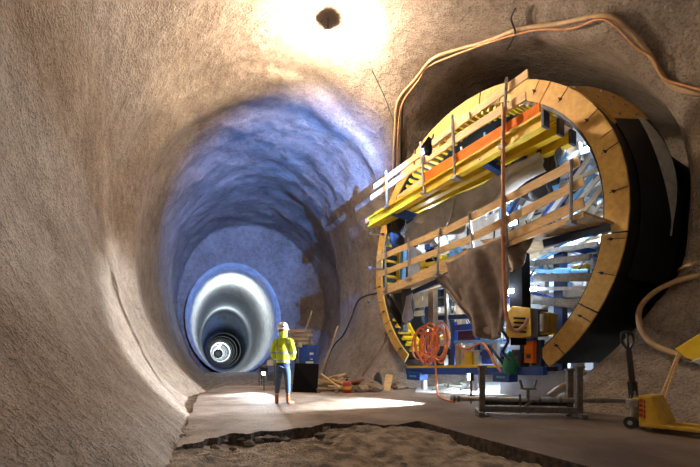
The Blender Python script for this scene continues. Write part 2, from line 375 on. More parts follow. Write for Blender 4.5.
#@@OBJECTS
# ================================================================ ceiling lamp
def ceiling_lamp():
    top = Vector((LAMP.x, LAMP.y, K.z+.1)); t = thing('ceiling_lamp', LAMP, 'bright round site lamp hanging from the rock crown', 'lamp')
    b = MB(); b.lathe([(.001, .33), (.04, .33), (.06, .30), (.16, .27), (.19, .225), (.18, .22), (.001, .22)], LAMP); b.build('lamp_cap', DARK, t, smooth=True)
    b = MB(); b.lathe([(.001, -.15), (.07, -.13), (.125, -.075), (.15, 0), (.125, .075), (.07, .14), (.04, .25)], LAMP); b.build('bulb', mat('warm_bulb', (1, .82, .62), (1, .82, .62), .5, emit=LAMP_STRENGTH), t, smooth=True)
    b = MB(); b.tube([LAMP+Vector((0, 0, .28)), top], .012, 6); b.build('cord', CABLE, t)
    b = MB()
    for k in range(6):
        a = k*math.pi/3; d = Vector((math.cos(a), math.sin(a), 0))
        b.tube([LAMP+d*.19+Vector((0, 0, .25)), LAMP+d*.19+Vector((0, 0, -.05)), LAMP+d*.1+Vector((0, 0, -.18)), LAMP+Vector((0, 0, -.20))], .004, 5)
    b.build('wire_guard', STEEL, t)
ceiling_lamp()

# ================================================================ formwork ring
def ring():
    t0 = thing('formwork_ring', Wp(0, 0, ZC-R+.0), 'huge round tunnel formwork with plywood face ring and black outer skin', 'formwork')
    def pt(phi, r, t): a = math.radians(phi); return Wp(r*math.cos(a), t, ZC+r*math.sin(a))
    def arcs(a0, a1, n): return [a0+(a1-a0)*i/n for i in range(n+1)]
    # plywood bulkhead, in sheets, a hair apart
    cuts = [-52, -28, 2, 34, 66, 98, 128, 158, 188, 211, 233]
    for i in range(len(cuts)-1):
        a0, a1 = cuts[i]+.25, cuts[i+1]-.25; k = arcs(a0, a1, 5); rin = 3.73 if a0 > 60 else 3.86
        poly = [pt(a, R, 0) for a in k]+[pt(a, rin, 0) for a in reversed(k)]
        b = MB(); b.prism(poly, A*.06); b.build('plywood_panel', PLY, t0)
    # steel ties with their washers holding the sheets
    for a in (-46, -34, -22, -8, 6, 20, 112, 124, 136, 150, 163, 176, 190, 200, 214, 226):
        b = MB(); p = pt(a, 3.98, -.03); rd = (pt(a, 1, 0)-pt(a, 0, 0)).normalized()
        b.tube([p-rd*.12-A*.02, p+rd*.22-A*.03], .009, 6); b.lathe([(.001, -.04), (.03, -.035), (.03, .0), (.001, .01)], p-rd*.05, A, 10); b.tube([p-rd*.05, p-rd*.05-A*.10], .012, 6)
        b.build('tie_rod', DARK, t0)
    # dark outer skin
    b = MB(); k = arcs(-50, 231, 70); n = len(k)
    for t in (.06, 1.2, 2.6, 7.9):
        b.v += [pt(a, R-.01, t) for a in k]
    for t in (.06, 1.2, 2.6, 7.9):
        b.v += [pt(a, R-.06, t) for a in k]
    for j in range(3):
        for i in range(n-1):
            b.f.append((j*n+i, j*n+i+1, (j+1)*n+i+1, (j+1)*n+i)); b.mi.append(0)
            o = 4*n; b.f.append((o+j*n+i, o+(j+1)*n+i, o+(j+1)*n+i+1, o+j*n+i+1)); b.mi.append(0)
    b.build('outer_skin', BLACK, t0, smooth=True)
    # timber strip with bolts around the crown behind the face
    b = MB(); k = arcs(116, 153, 24); n = len(k)
    for (r, t) in ((R+.04, .40), (R+.04, 2.4), (R-.01, 2.4), (R-.01, .40)): b.v += [pt(a, r, t) for a in k]
    for j in range(4):
        for i in range(n-1): b.f.append((j*n+i, j*n+i+1, ((j+1) % 4)*n+i+1, ((j+1) % 4)*n+i)); b.mi.append(0)
    for i in (0, n-1): b.f.append((i, n+i, 2*n+i, 3*n+i)); b.mi.append(0)
    strip = b.build('crown_strip', PLY, t0)
    b = MB()
    for a in range(119, 153, 6):
        for t in (.8, 1.9): b.lathe([(.001, .02), (.03, .015), (.03, 0)], pt(a, R+.04, t), pt(a, 1, 0)-pt(a, 0, 0), 8)
    b.build('bolt', STEEL, strip)
    b = MB(); b.tube([pt(a, R+.02, .45) for a in arcs(130, 143, 20)], .018, 6); b.build('red_seal', RED, t0)
    b = MB(); k = arcs(150, 187, 18); n = len(k)
    def fl_(a, f, d): return pt(a, R+.03+.33*f, .45+1.05*f-d)
    for d in (.03, .015):
        for sgn in (-1, 1): b.v += [fl_(a, .80+sgn*(.02+.17*math.sin(math.pi*min(1, .1+i/(n-1)))), d) for i, a in enumerate(k)]
    for i in range(n-1):
        for (p, q) in ((0, 1), (1, 3), (3, 2), (2, 0)): b.f.append((p*n+i, p*n+i+1, q*n+i+1, q*n+i)); b.mi.append(0)
    b.build('white_strip', mat('dull_white_strip', (.62, .62, .6)), t0)
    # axial beams lining the inside (yellow with dark gaps) and two curved walers
    for i, a in enumerate(list(np.arange(-50, 24, 4.3))+list(np.linspace(27, 128, 32))):
        b = MB(); b.hbeam(pt(a, 3.66, .10), pt(a, 3.66, 1.9), .12, .13) if False else None
        rd = (pt(a, 1, 0)-pt(a, 0, 0)).normalized(); tg = A.cross(rd)
        M = Matrix((A, rd, tg)).transposed(); ln, ht = (.50, .15) if a < 25 else (.6, .15); b.box(pt(a, 3.71, .10+ln/2), (ln, ht, .075), M=M); b.build('axial_beam', YEL, t0)
    for i, a in enumerate(np.linspace(134, 228, 24)):
        b = MB(); rd = (pt(a, 1, 0)-pt(a, 0, 0)).normalized(); tg = A.cross(rd)
        M = Matrix((A, rd, tg)).transposed(); b.box(pt(a, 3.86, 1.2), (1.9, .16, .08), M=M); b.build('axial_beam', DARK, t0)
    for (t, a0, a1, m) in ((.58, -50, 20, YEL), (.10, 118, 232, DARK), (2.1, -50, 232, WHITE), (3.6, -50, 232, WHITE), (5.0, -50, 232, LBLUE)):
        b = MB(); k = arcs(a0, a1, 40); ri, ro, tt = (3.55, 3.70, .06) if t < 2 and a0 < 0 else ((3.66, 3.735, .12) if t < 1 else (3.45, 3.75, .16))
        b.v = []; n = len(k)
        for (r, dt) in ((ri, 0), (ro, 0), (ro, tt), (ri, tt)): b.v += [pt(a, r, t+dt) for a in k]
        for j in range(4):
            for i in range(n-1): b.f.append((j*n+i, j*n+i+1, ((j+1) % 4)*n+i+1, ((j+1) % 4)*n+i)); b.mi.append(0)
        for i in (0, n-1): b.f.append((i, n+i, 2*n+i, 3*n+i)); b.mi.append(0)
        b.build('curved_waler', m, t0)
    # flared rim behind the face: bolted plywood at the crown, black sheet further down
    for (a0, a1, r0, t0_, r1, t1_, m, nm) in ((126, 151, R+.03, .45, R+.36, 1.5, PLY, 'flared_plywood'), (151, 200, R+.03, .45, R+.36, 1.5, BLACK, 'flared_sheet')):
        b = MB(); k = arcs(a0, a1, 24); n = len(k)
        for (r, t) in ((r0, t0_), (r1, t1_), (r1-.03, t1_+.03), (r0-.03, t0_+.03)): b.v += [pt(a, r, t) for a in k]
        for j in range(4):
            for i in range(n-1): b.f.append((j*n+i, j*n+i+1, ((j+1) % 4)*n+i+1, ((j+1) % 4)*n+i)); b.mi.append(0)
        fl = b.build(nm, m, t0)
        if m is PLY:
            for a in range(129, 151, 5):
                for f_ in (.3, .75): b = MB(); b.lathe([(.001, -.04), (.03, -.035), (.03, .01)], pt(a, r0+(r1-r0)*f_, t0_+(t1_-t0_)*f_), A, 8); b.build('flare_bolt', STEEL, fl)
    # form ties sticking out on the far side
    for (px, py) in ((371, 234), (370, 268), (369, 301)):
        p = onT(px, py, -.05); q = onT(px+14, py+1, .0); b = MB(); b.tube([p, q], .02, 6); b.lathe([(.001, -.07), (.07, -.06), (.07, .02), (.001, .03)], p, (q-p).normalized(), 10); b.build('form_tie', STEEL, t0)
    return t0
ring()

# ================================================================ scaffold platforms in front of the ring
def pipe_pts(*P): return [onT(x, y, t) for x, y, t in P]
def upper_platform():
    T = -1.15
    t0 = thing('upper_work_platform', onT(470, 190, T), 'upper scaffold deck on yellow timber beams with plank guard rails', 'scaffold')
    def plank(x0, y0, x1, y1, h, t=T, m=WOOD, nm='guard_plank'):
        b = MB(); b.bar(onT(x0, y0, t), onT(x1, y1, t), .04, h); b.build(nm, m, t0)
    plank(374, 187, 452, 131, .17, T+.03); plank(420, 153, 470, 115.5, .17, T-.03); plank(448, 131, 528, 73.5, .19, T+.02)
    plank(371, 198, 470, 130, .17, T+.03); plank(448, 144, 503, 109, .20, T-.04); plank(500, 112, 526, 96, .18, T+.04)
    plank(401, 174, 440, 147, .12, 0-.35); 
    plank(452, 122, 500, 98, .13, -.5); plank(414, 166, 415, 150, .05, -.4, OLDWOOD, 'back_post'); plank(430, 158, 433, 134, .05, -.4, OLDWOOD, 'back_post')
    plank(398, 199, 430, 176, .20, T+.1, WOOD)
    # deck timber, orange toe board and the yellow beams under it
    plank(366, 222, 470, 156, .14, T+.12, WOOD, 'deck_edge'); plank(424, 178, 540, 109, .26, T+.0, ORG, 'toe_board')
    for (dt, x0, y0, x1, y1, h) in ((.02, 370, 223, 545, 120, .30), (.55, 379, 222, 560, 128, .30), (1.0, 395, 219, 572, 138, .28)):
        b = MB(); b.hbeam(onT(x0, y0, T+dt), onT(x1, y1, T+dt), .20, h); o = b.build('deck_beam', YEL, t0)
        b = MB(); p = onT(x1, y1, T+dt); b.box(p+(-U)*.01, (.22, .05, h+.03), rz=math.atan2(A.y, A.x)); b.build('end_cap', NAVY, o)
    b = MB()
    for i in range(11):
        f = i/11; p = onT(374, 214, T+.05).lerp(onT(548, 112, T+.05), f); q = onT(374, 214, T+.05).lerp(onT(548, 112, T+.05), f+.082)
        b.prism([p+Vector((0, 0, -.0)), q, q+A*1.05, p+A*1.05], (0, 0, .045))
    b.build('deck_boards', YELD, t0)
    for (x0, y0, x1, y1) in ((386, 171, 387, 207), (420.5, 142, 424, 193), (452, 115, 455, 178), (506.5, 78, 503, 146)):
        b = MB(); b.tube([onT(x0, y0, T-.08), onT(x1, y1, T-.08)], .035, 6); o = b.build('guard_post', STEEL, t0)
        b = MB(); p = onT(x1, y1, T-.08); b.box(p+A*.06, (.16, .26, .07), rz=math.atan2(A.y, A.x)-math.pi/2); b.build('post_bracket', STEEL, o)
    for (x0, y0, x1, y1, t) in ((392, 211, 419, 219, -1.0), (480, 157, 509, 175, -1.0)):
        b = MB(); p, q = onT(x0, y0, t-.15), onT(x1, y1, t+.7)
        b.bar(p, q, .05, .20); b.bar(p+Vector((0, 0, .10)), q+Vector((0, 0, .10)), .17, .03); b.bar(p-Vector((0, 0, .10)), q-Vector((0, 0, .10)), .17, .03); b.build('cross_beam', BLUE, t0)
    b = MB(); p, q = onT(470, 147, T-.15), onT(560, 100, .9)
upper_platform()
def lower_platform():
    T = -1.2
    t0 = thing('lower_work_platform', onT(480, 250, T), 'lower scaffold deck with plank guard rails across the formwork', 'scaffold')
    def plank(x0, y0, x1, y1, h, t=T, m=WOOD, nm='guard_plank'):
        b = MB(); b.bar(onT(x0, y0, t), onT(x1, y1, t), .04, h); b.build(nm, m, t0)
    plank(377, 259, 446, 229.5, .17, T+.03); plank(440, 234, 580, 161, .18, T-.02)
    plank(378, 275, 472, 238, .17, T+.03); plank(462, 243, 584, 181, .18, T-.02)
    plank(381, 292, 470, 252, .17, T+.05); plank(455, 262, 584, 202, .20, T+.06, WOOD)
    for (x0, y0, x1, y1) in ((385, 246, 386, 292), (408, 238, 409, 280), (440, 228, 437, 275), (469, 213, 473, 250), (504, 196, 507, 245), (571, 160, 571, 223)):
        b = MB(); b.tube([onT(x0, y0, T-.07), onT(x1, y1, T-.07)], .033, 6); o = b.build('guard_post', STEEL, t0)
        b = MB(); b.box(onT(x1, y1, T-.02), (.12, .2, .07), rz=math.atan2(A.y, A.x)-math.pi/2); b.build('post_bracket', STEEL, o)
    # decks: far half and near half
    for (x0, y0, x1, y1, n_, m) in ((383, 293, 478, 256, 6, WOOD), (500, 247, 584, 213, 6, OLDWOOD)):
        p0, p1 = onT(x0, y0, T), onT(x1, y1, T)
        for i in range(n_):
            p, q = p0.lerp(p1, (i+.02)/n_), p0.lerp(p1, (i+.97)/n_); b = MB(); b.prism([p, q, q+A*1.2, p+A*1.2], (0, 0, .05)); b.build('deck_board', mat('deck_underside', (.55, .38, .21), (.40, .26, .13), .7, scale=5), t0)
        b = MB(); b.bar(p0-Vector((0, 0, .02)), p1-Vector((0, 0, .02)), .05, .10); b.build('deck_edge', WOOD, t0)
    b = MB(); b.bar(onT(543, 244, -.75), onT(610, 227, -.1), .12, .16); b.build('deck_beam', NAVY, t0)
    b = MB(); b.bar(onT(405, 296, -.75), onT(470, 268, -.6), .12, .14); b.build('deck_beam', NAVY, t0)
lower_platform()

# ================================================================ gantry inside the ring
def gantry():
    t0 = thing('formwork_gantry', Wp(0, .8, .4), 'blue and white steel gantry carriage filling the inside of the formwork ring', 'gantry')
    def W3(s, t, z): return Wp(s, t, z)
    def part(nm, m, fn):
        b = MB(); fn(b); return b.build(nm, m, t0)
    r_ = random.Random(5)
    frames = (.9, 2.4, 3.9, 5.3)
    for fi, t in enumerate(frames):
        for s in (-2.3, -.9, .9, 2.3):
            if fi == 0 and s in (-.9,): continue
            top = ZC+math.sqrt(max(3.35**2-s*s, .1)); part('column', [NAVY, WHITE, LBLUE, WHITE][fi] if abs(s) > 1 else [OLDWOOD, LBLUE, WHITE, WHITE][fi], lambda b: b.bar(W3(s, t, .7), W3(s, t, top), .22, .24))
        for zi, z in enumerate((1.5, 2.6, 3.75, 4.9, 6.1, 7.0)):
            hw = math.sqrt(max(3.4**2-(z-ZC)**2, .2)); m = r_.choice([WHITE, WHITE, CREAM, LBLUE, STEEL])
            part('cross_beam', m, lambda b: b.bar(W3(-hw, t, z), W3(hw, t, z), .14, .18))
    for s in (-2.4, -.8, .9, 2.4):
        for z in (1.6, 2.65, 3.8, 6.15):
            m = r_.choice([WHITE, BLUE, LBLUE, WHITE]); part('long_beam', m, lambda b: b.bar(W3(s, .8, z), W3(s, 5.6, z), .16, .2))
    # diagonal spindle struts fanning out to the skin
    for fi, t in enumerate((.55, 1.3, 2.2, 3.2, 4.5)):
        for k, a in enumerate(range(20, 220, 15)):
            ra = math.radians(a+fi*4); p = W3(3.35*math.cos(ra), t, ZC+3.35*math.sin(ra)); ss = max(-2.3, min(2.3, 3.35*math.cos(ra)*.55)); zz = 3.7+1.2*math.sin(ra)*(1+.3*(k % 2))
            q = W3(ss, t+.2, zz); m = r_.choice([WHITE, WHITE, LBLUE, CREAM, GREY, BLUE]); rad = r_.choice([.035, .05, .065])
            def f(b): b.tube([p, q], rad, 7); b.tube([p.lerp(q, .3), p.lerp(q, .6)], rad*1.6, 7)
            part('spindle_strut', m, f)
    # blue and white struts leaning across the near upper quarter
    for (x0, y0, x1, y1, m, rad) in ((545, 222, 590, 158, WHITE, .07), (556, 222, 600, 165, LBLUE, .05), (563, 220, 604, 172, WHITE, .05), (575, 222, 606, 184, CREAM, .06), (585, 225, 608, 195, WHITE, .04),
                                     (535, 200, 566, 152, LBLUE, .05), (520, 205, 548, 160, GREY, .07), (510, 215, 536, 172, NAVY, .06), (560, 185, 604, 168, CREAM, .05), (548, 232, 607, 213, CREAM, .06)):
        part('spindle_strut', m, lambda b: b.bar(onT(x0, y0, .35), onT(x1, y1, .45), rad*1.6, rad*1.6))
    # weathered walkway boards in the near lower quarter
    for (x0, y0, x1, y1, h) in ((535, 263, 590, 257, .14), (534, 278, 592, 277, .18), (534, 300, 585, 305, .20), (540, 252, 598, 244, .10), (536, 289, 590, 288, .08)):
        part('walkway_board', GREY if h > .1 else STEEL, lambda b: b.bar(onT(x0, y0, .3), onT(x1, y1, .3), .05, h))
    # decks
    for z, m in ((2.5, STEEL), (4.8, CREAM)):
        part('deck_plate', m, lambda b: b.prism([W3(-2.8, 1.1, z), W3(2.8, 1.1, z), W3(2.8, 5.4, z), W3(-2.8, 5.4, z)], (0, 0, .06)))
    # white backdrop added at the rear to brighten the interior
    def back(b):
        k = [math.radians(a) for a in range(-50, 231, 10)]; b.prism([W3(3.6*math.cos(a), 5.8, ZC+3.6*math.sin(a)) for a in k], A*.05)
    part('rear_backdrop', mat('white_backdrop', (.75, .8, .86), (.6, .68, .78), .7, scale=1.3), back)
    # dark near column and brown posts seen against the light
    part('mast', BLACKM, lambda b: b.bar(onT(521, 345, -.15), onT(519, 248, -.15), .34, .34))
    part('mast', OLDWOOD, lambda b: b.bar(onT(433, 345, .2), onT(433, 278, .2), .22, .2))
    part('mast', GREY, lambda b: b.bar(onT(448, 345, .3), onT(446, 290, .3), .10, .1))
    # equipment boxes, panels and valves on the decks: fitted to the carriage
    k = 0
    for i in range(96):
        s = r_.uniform(-2.9, 3.1); z = r_.choice([1.55, 2.0, 2.7, 3.0, 3.4, 4.0, 4.3, 5.0, 5.3, 5.7]); t = r_.uniform(.6, 3.6)
        if s*s+(z+.3-ZC)**2 > 3.1**2: continue
        m = r_.choice([WHITE, WHITE, WHITE, LBLUE, BLUE, YEL, WHITE, CREAM, NAVY, ORG, LBLUE, DARK]); k += 1
        sz = (r_.uniform(.15, .55), r_.uniform(.12, .3), r_.uniform(.12, .45)); b = MB(); c = W3(s, t, z+sz[2]/2); b.box(c, sz, rz=math.atan2(U.y, U.x)); b.box(c-A*(sz[1]/2+.02), (sz[0]*.5, .04, sz[2]*.4), rz=math.atan2(U.y, U.x))
        b.lathe([(.001, .05), (.05, .04), (.05, 0)], c-A*(sz[1]/2)+U*sz[0]*.3, -A, 8); b.build('equipment_box', m, t0, bevel=.01)
    for i in range(30):
        s = r_.uniform(-2.6, 3.0); z = r_.uniform(1.6, 6.4); t = r_.uniform(.5, 3.0); L = r_.uniform(.4, 1.3); a = r_.uniform(-.9, .9)
        p = W3(s, t, z); q = W3(s+L*math.cos(a), t+.1, z+L*math.sin(a))
        if (s+L)**2+(z-ZC)**2 > 3.2**2: continue
        def f(b): b.tube([p, q], .05, 7); b.tube([p, p.lerp(q, .45)], .08, 8)
        part('hydraulic_ram', r_.choice([WHITE, LBLUE, BLUE, YEL, CREAM]), f)
    for i in range(80):                                # small fittings and slack cables between the members
        s = r_.uniform(-3.0, 3.2); z = r_.uniform(1.2, 6.6); t = r_.uniform(.25, 1.6)
        if s*s+(z-ZC)**2 > 3.2**2: continue
        c = W3(s, t, z); m = r_.choice([WHITE, DARK, LBLUE, NAVY, ORG, CREAM, YEL, DARK, STEEL, WHITE])
        if i % 2:
            def f(b): b.box(c, (r_.uniform(.06, .2), .08, r_.uniform(.06, .3)), rz=math.atan2(U.y, U.x)); b.lathe([(.001, .03), (.03, .03), (.03, 0)], c-A*.04, -A, 8)
            part('fitting', m, f)
        else:
            e = W3(s+r_.uniform(-1.2, 1.2), t+.1, z-r_.uniform(.2, 1.3)); md = c.lerp(e, .5)-Vector((0, 0, r_.uniform(.05, .4)))
            part('slack_cable', r_.choice([DARK, CABLE, NAVY, GREY]), lambda b: b.tube(spline([c, md, e], 5), r_.uniform(.012, .03), 5))
    for (x0, y0, x1, y1, m) in ((409, 240, 424, 279, WHITE), (441, 226, 466, 248, WHITE), (470, 222, 500, 246, WHITE), (528, 150, 560, 172, WHITE), (552, 166, 578, 186, WHITE), (520, 184, 545, 205, WHITE), (412, 292, 430, 306, CREAM), (538, 186, 556, 200, LBLUE), (450, 250, 462, 262, LBLUE)):
        p, q = onT(x0, y0, .75), onT(x1, y1, .75); c = (p+q)/2; part('white_panel', m, lambda b: (b.box(c, (abs((p-q).dot(U)), .05, abs(p.z-q.z)), rz=math.atan2(U.y, U.x)), b.box(c-A*.04, (abs((p-q).dot(U))*.3, .05, abs(p.z-q.z)*.25), rz=math.atan2(U.y, U.x))))
    for i in range(6): part('hazard_slat', YEL if i % 2 else BLACKM, lambda b: b.bar(onT(426, 252+i*4.3, .55), onT(437, 250+i*4.3, .55), .05, .11))
    part('blue_post', LBLUE, lambda b: b.bar(onT(402, 292, .5), onT(404, 244, .5), .16, .16))
    # chassis: blue longitudinal beams with white webs and wheels
    rz = math.atan2(U.y, U.x)
    for (x0, y0, x1, y1, h, t, m) in ((408, 371, 545, 371, .20, -.1, BLUE), (408, 367, 500, 366, .07, -.12, YEL), (456, 328, 497, 325, .18, .0, BLUE), (456, 342, 500, 341, .08, -.1, LBLUE), (452, 352, 508, 355, .1, .15, BLUE),
                                      (515, 352, 545, 353, .08, .3, GREY), (515, 368, 556, 369, .10, .2, DARK), (440, 318, 480, 316, .14, .4, NAVY)):
        part('chassis_beam', m, lambda b: b.bar(onT(x0, y0, t), onT(x1, y1, t), .18, h))
    for (x0, y0, x1, y1, m) in ((454, 372, 454, 322, BLUE), (478, 350, 478, 325, BLUE), (484, 350, 484, 325, LBLUE), (497, 372, 496, 330, WHITE), (459, 371, 459, 345, CREAM), (524, 372, 524, 345, DARK), (540, 368, 540, 340, NAVY), (414, 378, 414, 366, STEEL), (474, 391, 474, 374, WHITE), (424, 393, 424, 378, WHITE)):
        part('chassis_post', m, lambda b: b.bar(onT(x0, y0, .02), onT(x1, y1, .02), .14, .14))
    for (x0, y0, x1, y1, m, t) in ((467, 346, 481, 366, WHITE, .1), (461, 348, 467, 366, CREAM, .1), (484, 345, 496, 364, BLUE, .2), (467, 352, 474, 365, YEL, .0), (460, 329, 478, 341, mat('maroon_panel', (.12, .02, .03)), .25), (436, 355, 446, 366, DARK, .0), (488, 330, 497, 344, WHITE, .1),
                                  (512, 340, 526, 352, WHITE, .5), (514, 350, 527, 367, DARK, .3), (534, 346, 548, 366, DARK, .5)):
        c = (onT(x0, y0, t)+onT(x1, y1, t))/2; wd = (onT(x0, y0, t)-onT(x1, y0, t)).length; h = onT(x0, y0, t).z-onT(x0, y1, t).z
        def f(b): b.box(c, (wd, .18, h), rz=rz); b.box(c-A*.1, (wd*.5, .03, h*.3), rz=rz)
        part('chassis_panel', m, f)
    for (x, y) in ((417, 376), (505, 377)):
        c = onT(x, y, -.15); wd = (.62 if x < 450 else .5)
        b = MB(); b.box(c, (wd, .35, .24), rz=rz); o = b.build('wheel_housing', BLUE, t0, bevel=.02)
        b = MB(); b.box(c-A*.18, (wd*.5, .01, .05), rz=rz); b.build('lettering_plate', LBLUE, o)
gantry()

# ================================================================ LED site lamps on the gantry (they light it)
LEDS = [(513, 223, -.25, 'cold LED lamp glaring between the middle guard planks', 60), (511, 291, -.3, 'left of the two cold lamps beside the dark mast', 60), (533, 289, .3, 'right of the two cold lamps beside the dark mast', 35),
        (585, 150, 1.1, 'cold lamp high inside the ring near its plywood crown', 130), (438, 178, .9, 'cold lamp inside the ring behind the orange toe board', 45), (430, 331, .5, 'cold lamp low behind the orange hose coil', 18), (560, 192, 1.4, 'cold lamp behind the leaning white struts', 130)]
for (px, py, t, lab, e) in LEDS:
    p = onT(px, py, t); o = thing('led_lamp', p, lab, 'lamp', 'cold lamps on the gantry')
    b = MB(); b.box(p+A*.05, (.24, .06, .16), rz=math.atan2(U.y, U.x)); b.build('housing', DARK, o, bevel=.01)
    b = MB(); b.box(p-A*.0, (.17, .045, .10), rz=math.atan2(U.y, U.x)); b.build('lens', LED, o)
    if (px, py) in ((511, 291), (533, 289), (513, 223)): light('led_lamp_light', 'SPOT', p-A*.10, 1200, (.72, .86, 1.0), (-5.5, 4.0, 3.0), spot_size=math.radians(95), spot_blend=.7, shadow_soft_size=.05)
    light('led_lamp_light', 'POINT', p-A*.12, e, (.70, .85, 1.0), shadow_soft_size=.06)
for (px, py, e) in ((428, 226, 70), (484, 212, 90), (455, 300, 50), (570, 240, 60)):  # fill lights added to brighten the inside of the ring
    p = onT(px, py, .25); o = thing('ring_fill', p, 'small white fill light added inside the ring near its face, '+{428: 'behind the far guard planks', 484: 'under the grey tarpaulin', 455: 'behind the brown tarpaulin strip', 570: 'under the near deck'}[px], 'lamp', 'fill lights added inside the ring')
    b = MB(); b.box(p, (.12, .08, .08), rz=math.atan2(U.y, U.x)); b.build('housing', WHITE, o)
    b = MB(); b.box(p+A*.05, (.09, .02, .05), rz=math.atan2(U.y, U.x)); b.build('lens', LED, o)
    light('ring_fill_light', 'POINT', p+A*.12, e, (.78, .88, 1.0), shadow_soft_size=.05)
for (s, t, z, e) in ((1.5, 4.6, 5.6, 1000), (-1.2, 4.6, 5.6, 700), (1.2, 4.4, 3.4, 800), (-1.5, 4.2, 3.3, 400), (.3, 2.8, 1.9, 350), (0, .6, .75, 300)):
    p = Wp(s, t, z); o = thing('tube_lamp', p, 'white tube lamp deep inside the gantry, '+{5.6: 'high up', 3.4: 'at middle height on the near side', 3.3: 'at middle height on the far side', 1.9: 'low above the blue chassis', .75: 'lowest of all, under the chassis'}[z]+(' near side' if z == 5.6 and s > 0 else (' far side' if z == 5.6 else '')), 'lamp', 'tube lamps deep inside the gantry')
    b = MB(); b.box(p+Vector((0, 0, .06)), (.5, .1, .05), rz=math.atan2(U.y, U.x)); b.build('housing', WHITE, o)
    b = MB(); b.tube([p-U*.22, p+U*.22], .02, 6); b.build('tube', LED, o)
    light('tube_lamp_light', 'POINT', p-Vector((0, 0, .06)), e, (.72, .86, 1.0), shadow_soft_size=.15)

fp = G(471, 404, 0)+Vector((0, 0, .62)); ft = G(225, 401, 0)+Vector((0, 0, .15)); fd = (ft-fp).normalized(); fo = thing('added_floor_lamp', fp-Vector((0, 0, .62)), 'low added floodlight on a foot under the carriage, lighting the slab', 'lamp')  # lamp added for the bright strip along the slab
b = MB(); b.box(fp, (.08, .26, .18), rz=math.atan2(fd.y, fd.x)); b.box(fp-Vector((0, 0, .33)), (.04, .04, .56)); b.build('housing', DARK, fo, bevel=.01)
b = MB(); b.box(fp+fd*.05, (.02, .2, .13), rz=math.atan2(fd.y, fd.x)); b.build('lens', LED, fo)
light('added_floor_light', 'SPOT', fp+fd*.10, 6500, (.86, .93, 1.0), ft, spot_size=math.radians(56), spot_blend=.4, shadow_soft_size=.06)
fp = G(264, 391, 0)+Vector((0, 0, .55)); ft = G(222, 400, 0); fd = (ft-fp).normalized(); fo = thing('added_floor_lamp', fp-Vector((0, 0, .55)), 'small added floodlight on a foot beside the wire trolley, to the left of the worker', 'lamp')  # lamp added for the light patch near the left wall
b = MB(); b.box(fp, (.06, .16, .12), rz=math.atan2(fd.y, fd.x)); b.box(fp-Vector((0, 0, .3)), (.03, .03, .5)); b.build('housing', DARK, fo, bevel=.01)
b = MB(); b.box(fp+fd*.035, (.02, .12, .08), rz=math.atan2(fd.y, fd.x)); b.build('lens', LED, fo)
light('added_floor_light', 'SPOT', fp+fd*.10, 700, (.92, .95, 1.0), ft, spot_size=math.radians(75), spot_blend=.5, shadow_soft_size=.06)
# blue floodlight added on the upper guard rail to tint the main tunnel
bp = onT(425, 150, -2.35); bo = thing('added_blue_lamp', bp, 'small black added floodlight with a side visor clamped to a guard post of the upper deck', 'lamp')
tgt = cast(255, 232); bd = (tgt-bp).normalized()
b = MB(); b.box(bp-bd*.04, (.06, .12, .09), rz=math.atan2(bd.y, bd.x)); b.build('housing', DARK, bo, bevel=.01)
b = MB(); b.box(bp-bd*.005, (.012, .09, .06), rz=math.atan2(bd.y, bd.x)); b.build('lens', mat('blue_lens', (.2, .4, 1), (.2, .4, 1), .3, emit=6), bo)
lp = bp+bd*.03; rim = [(cast(x, y)-lp).normalized() for x, y in ((296, 335), (301, 305), (306, 285), (313, 262), (320, 248), (350, 226), (372, 200), (386, 165), (378, 120), (345, 70), (300, 50))]
nr = Vector((bd.y, -bd.x, 0)).normalized(); b = MB(); n = len(rim)      # curved side visor, added to cut the edge of the blue light
b.v = [lp+d*.13 for d in rim]+[lp+d*.13+nr*.22+Vector((0, 0, .02*max(0, i-6)**2)) for i, d in enumerate(rim)]+[lp+d*.03+nr*.24+Vector((0, 0, .02*max(0, i-6)**2)) for i, d in enumerate(rim)]
for i in range(n-1):
    for k in (0, 1): b.f.append((k*n+i, k*n+i+1, (k+1)*n+i+1, (k+1)*n+i)); b.mi.append(0)
b.build('visor', DARK, bo)
b = MB(); b.tube([bp+Vector((0, 0, -.06)), onT(423, 165, -1.23)], .018, 6); b.build('bracket_arm', STEEL, bo)
light('added_blue_light', 'SPOT', lp, 24000, (.09, .28, 1.0), tgt, spot_size=math.radians(72), spot_blend=1.0, shadow_soft_size=.012)

# ================================================================ tarpaulins
def sheet(nm, outline, t, m, label, cat='tarpaulin', amp=.12, nx=26, ny=18, thick=.015, seed=1, fold=9.0, group=None):
    # outline: four pixel polylines corners TL, TR, BR, BL with a depth each; folds run down the cloth
    TL, TR, BR, BL = [onT(x, y, t+dt) for x, y, dt in outline]; b = MB(); r_ = random.Random(seed); ph = [r_.uniform(0, 6) for _ in range(4)]
    for j in range(ny+1):
        for i in range(nx+1):
            u, v = i/nx, j/ny; p = TL.lerp(TR, u).lerp(BL.lerp(BR, u), v)
            d = amp*(math.sin(fold*u+ph[0]+2*v)*.5+.35*math.sin(fold*2.1*u+ph[1]-3*v)+.3*math.sin(6*v+ph[2]+3*u))*(.35+.65*v)
            sag = -amp*1.2*math.sin(math.pi*u)*v
            b.v.append(p-A*d+Vector((0, 0, sag)))
    for j in range(ny):
        for i in range(nx): k = j*(nx+1)+i; b.f.append((k, k+1, k+nx+2, k+nx+1)); b.mi.append(0)
    o = one(b, nm, m, label, cat, group, smooth=True); s = o.modifiers.new('s', 'SOLIDIFY'); s.thickness = thick; return o
sheet('tarpaulin', [(410, 221, 0), (540, 152, 0), (543, 170, 0), (411, 236, 0)], -.45, CLOTH, 'long grey tarpaulin slung under the upper yellow beams', amp=.45, seed=2)
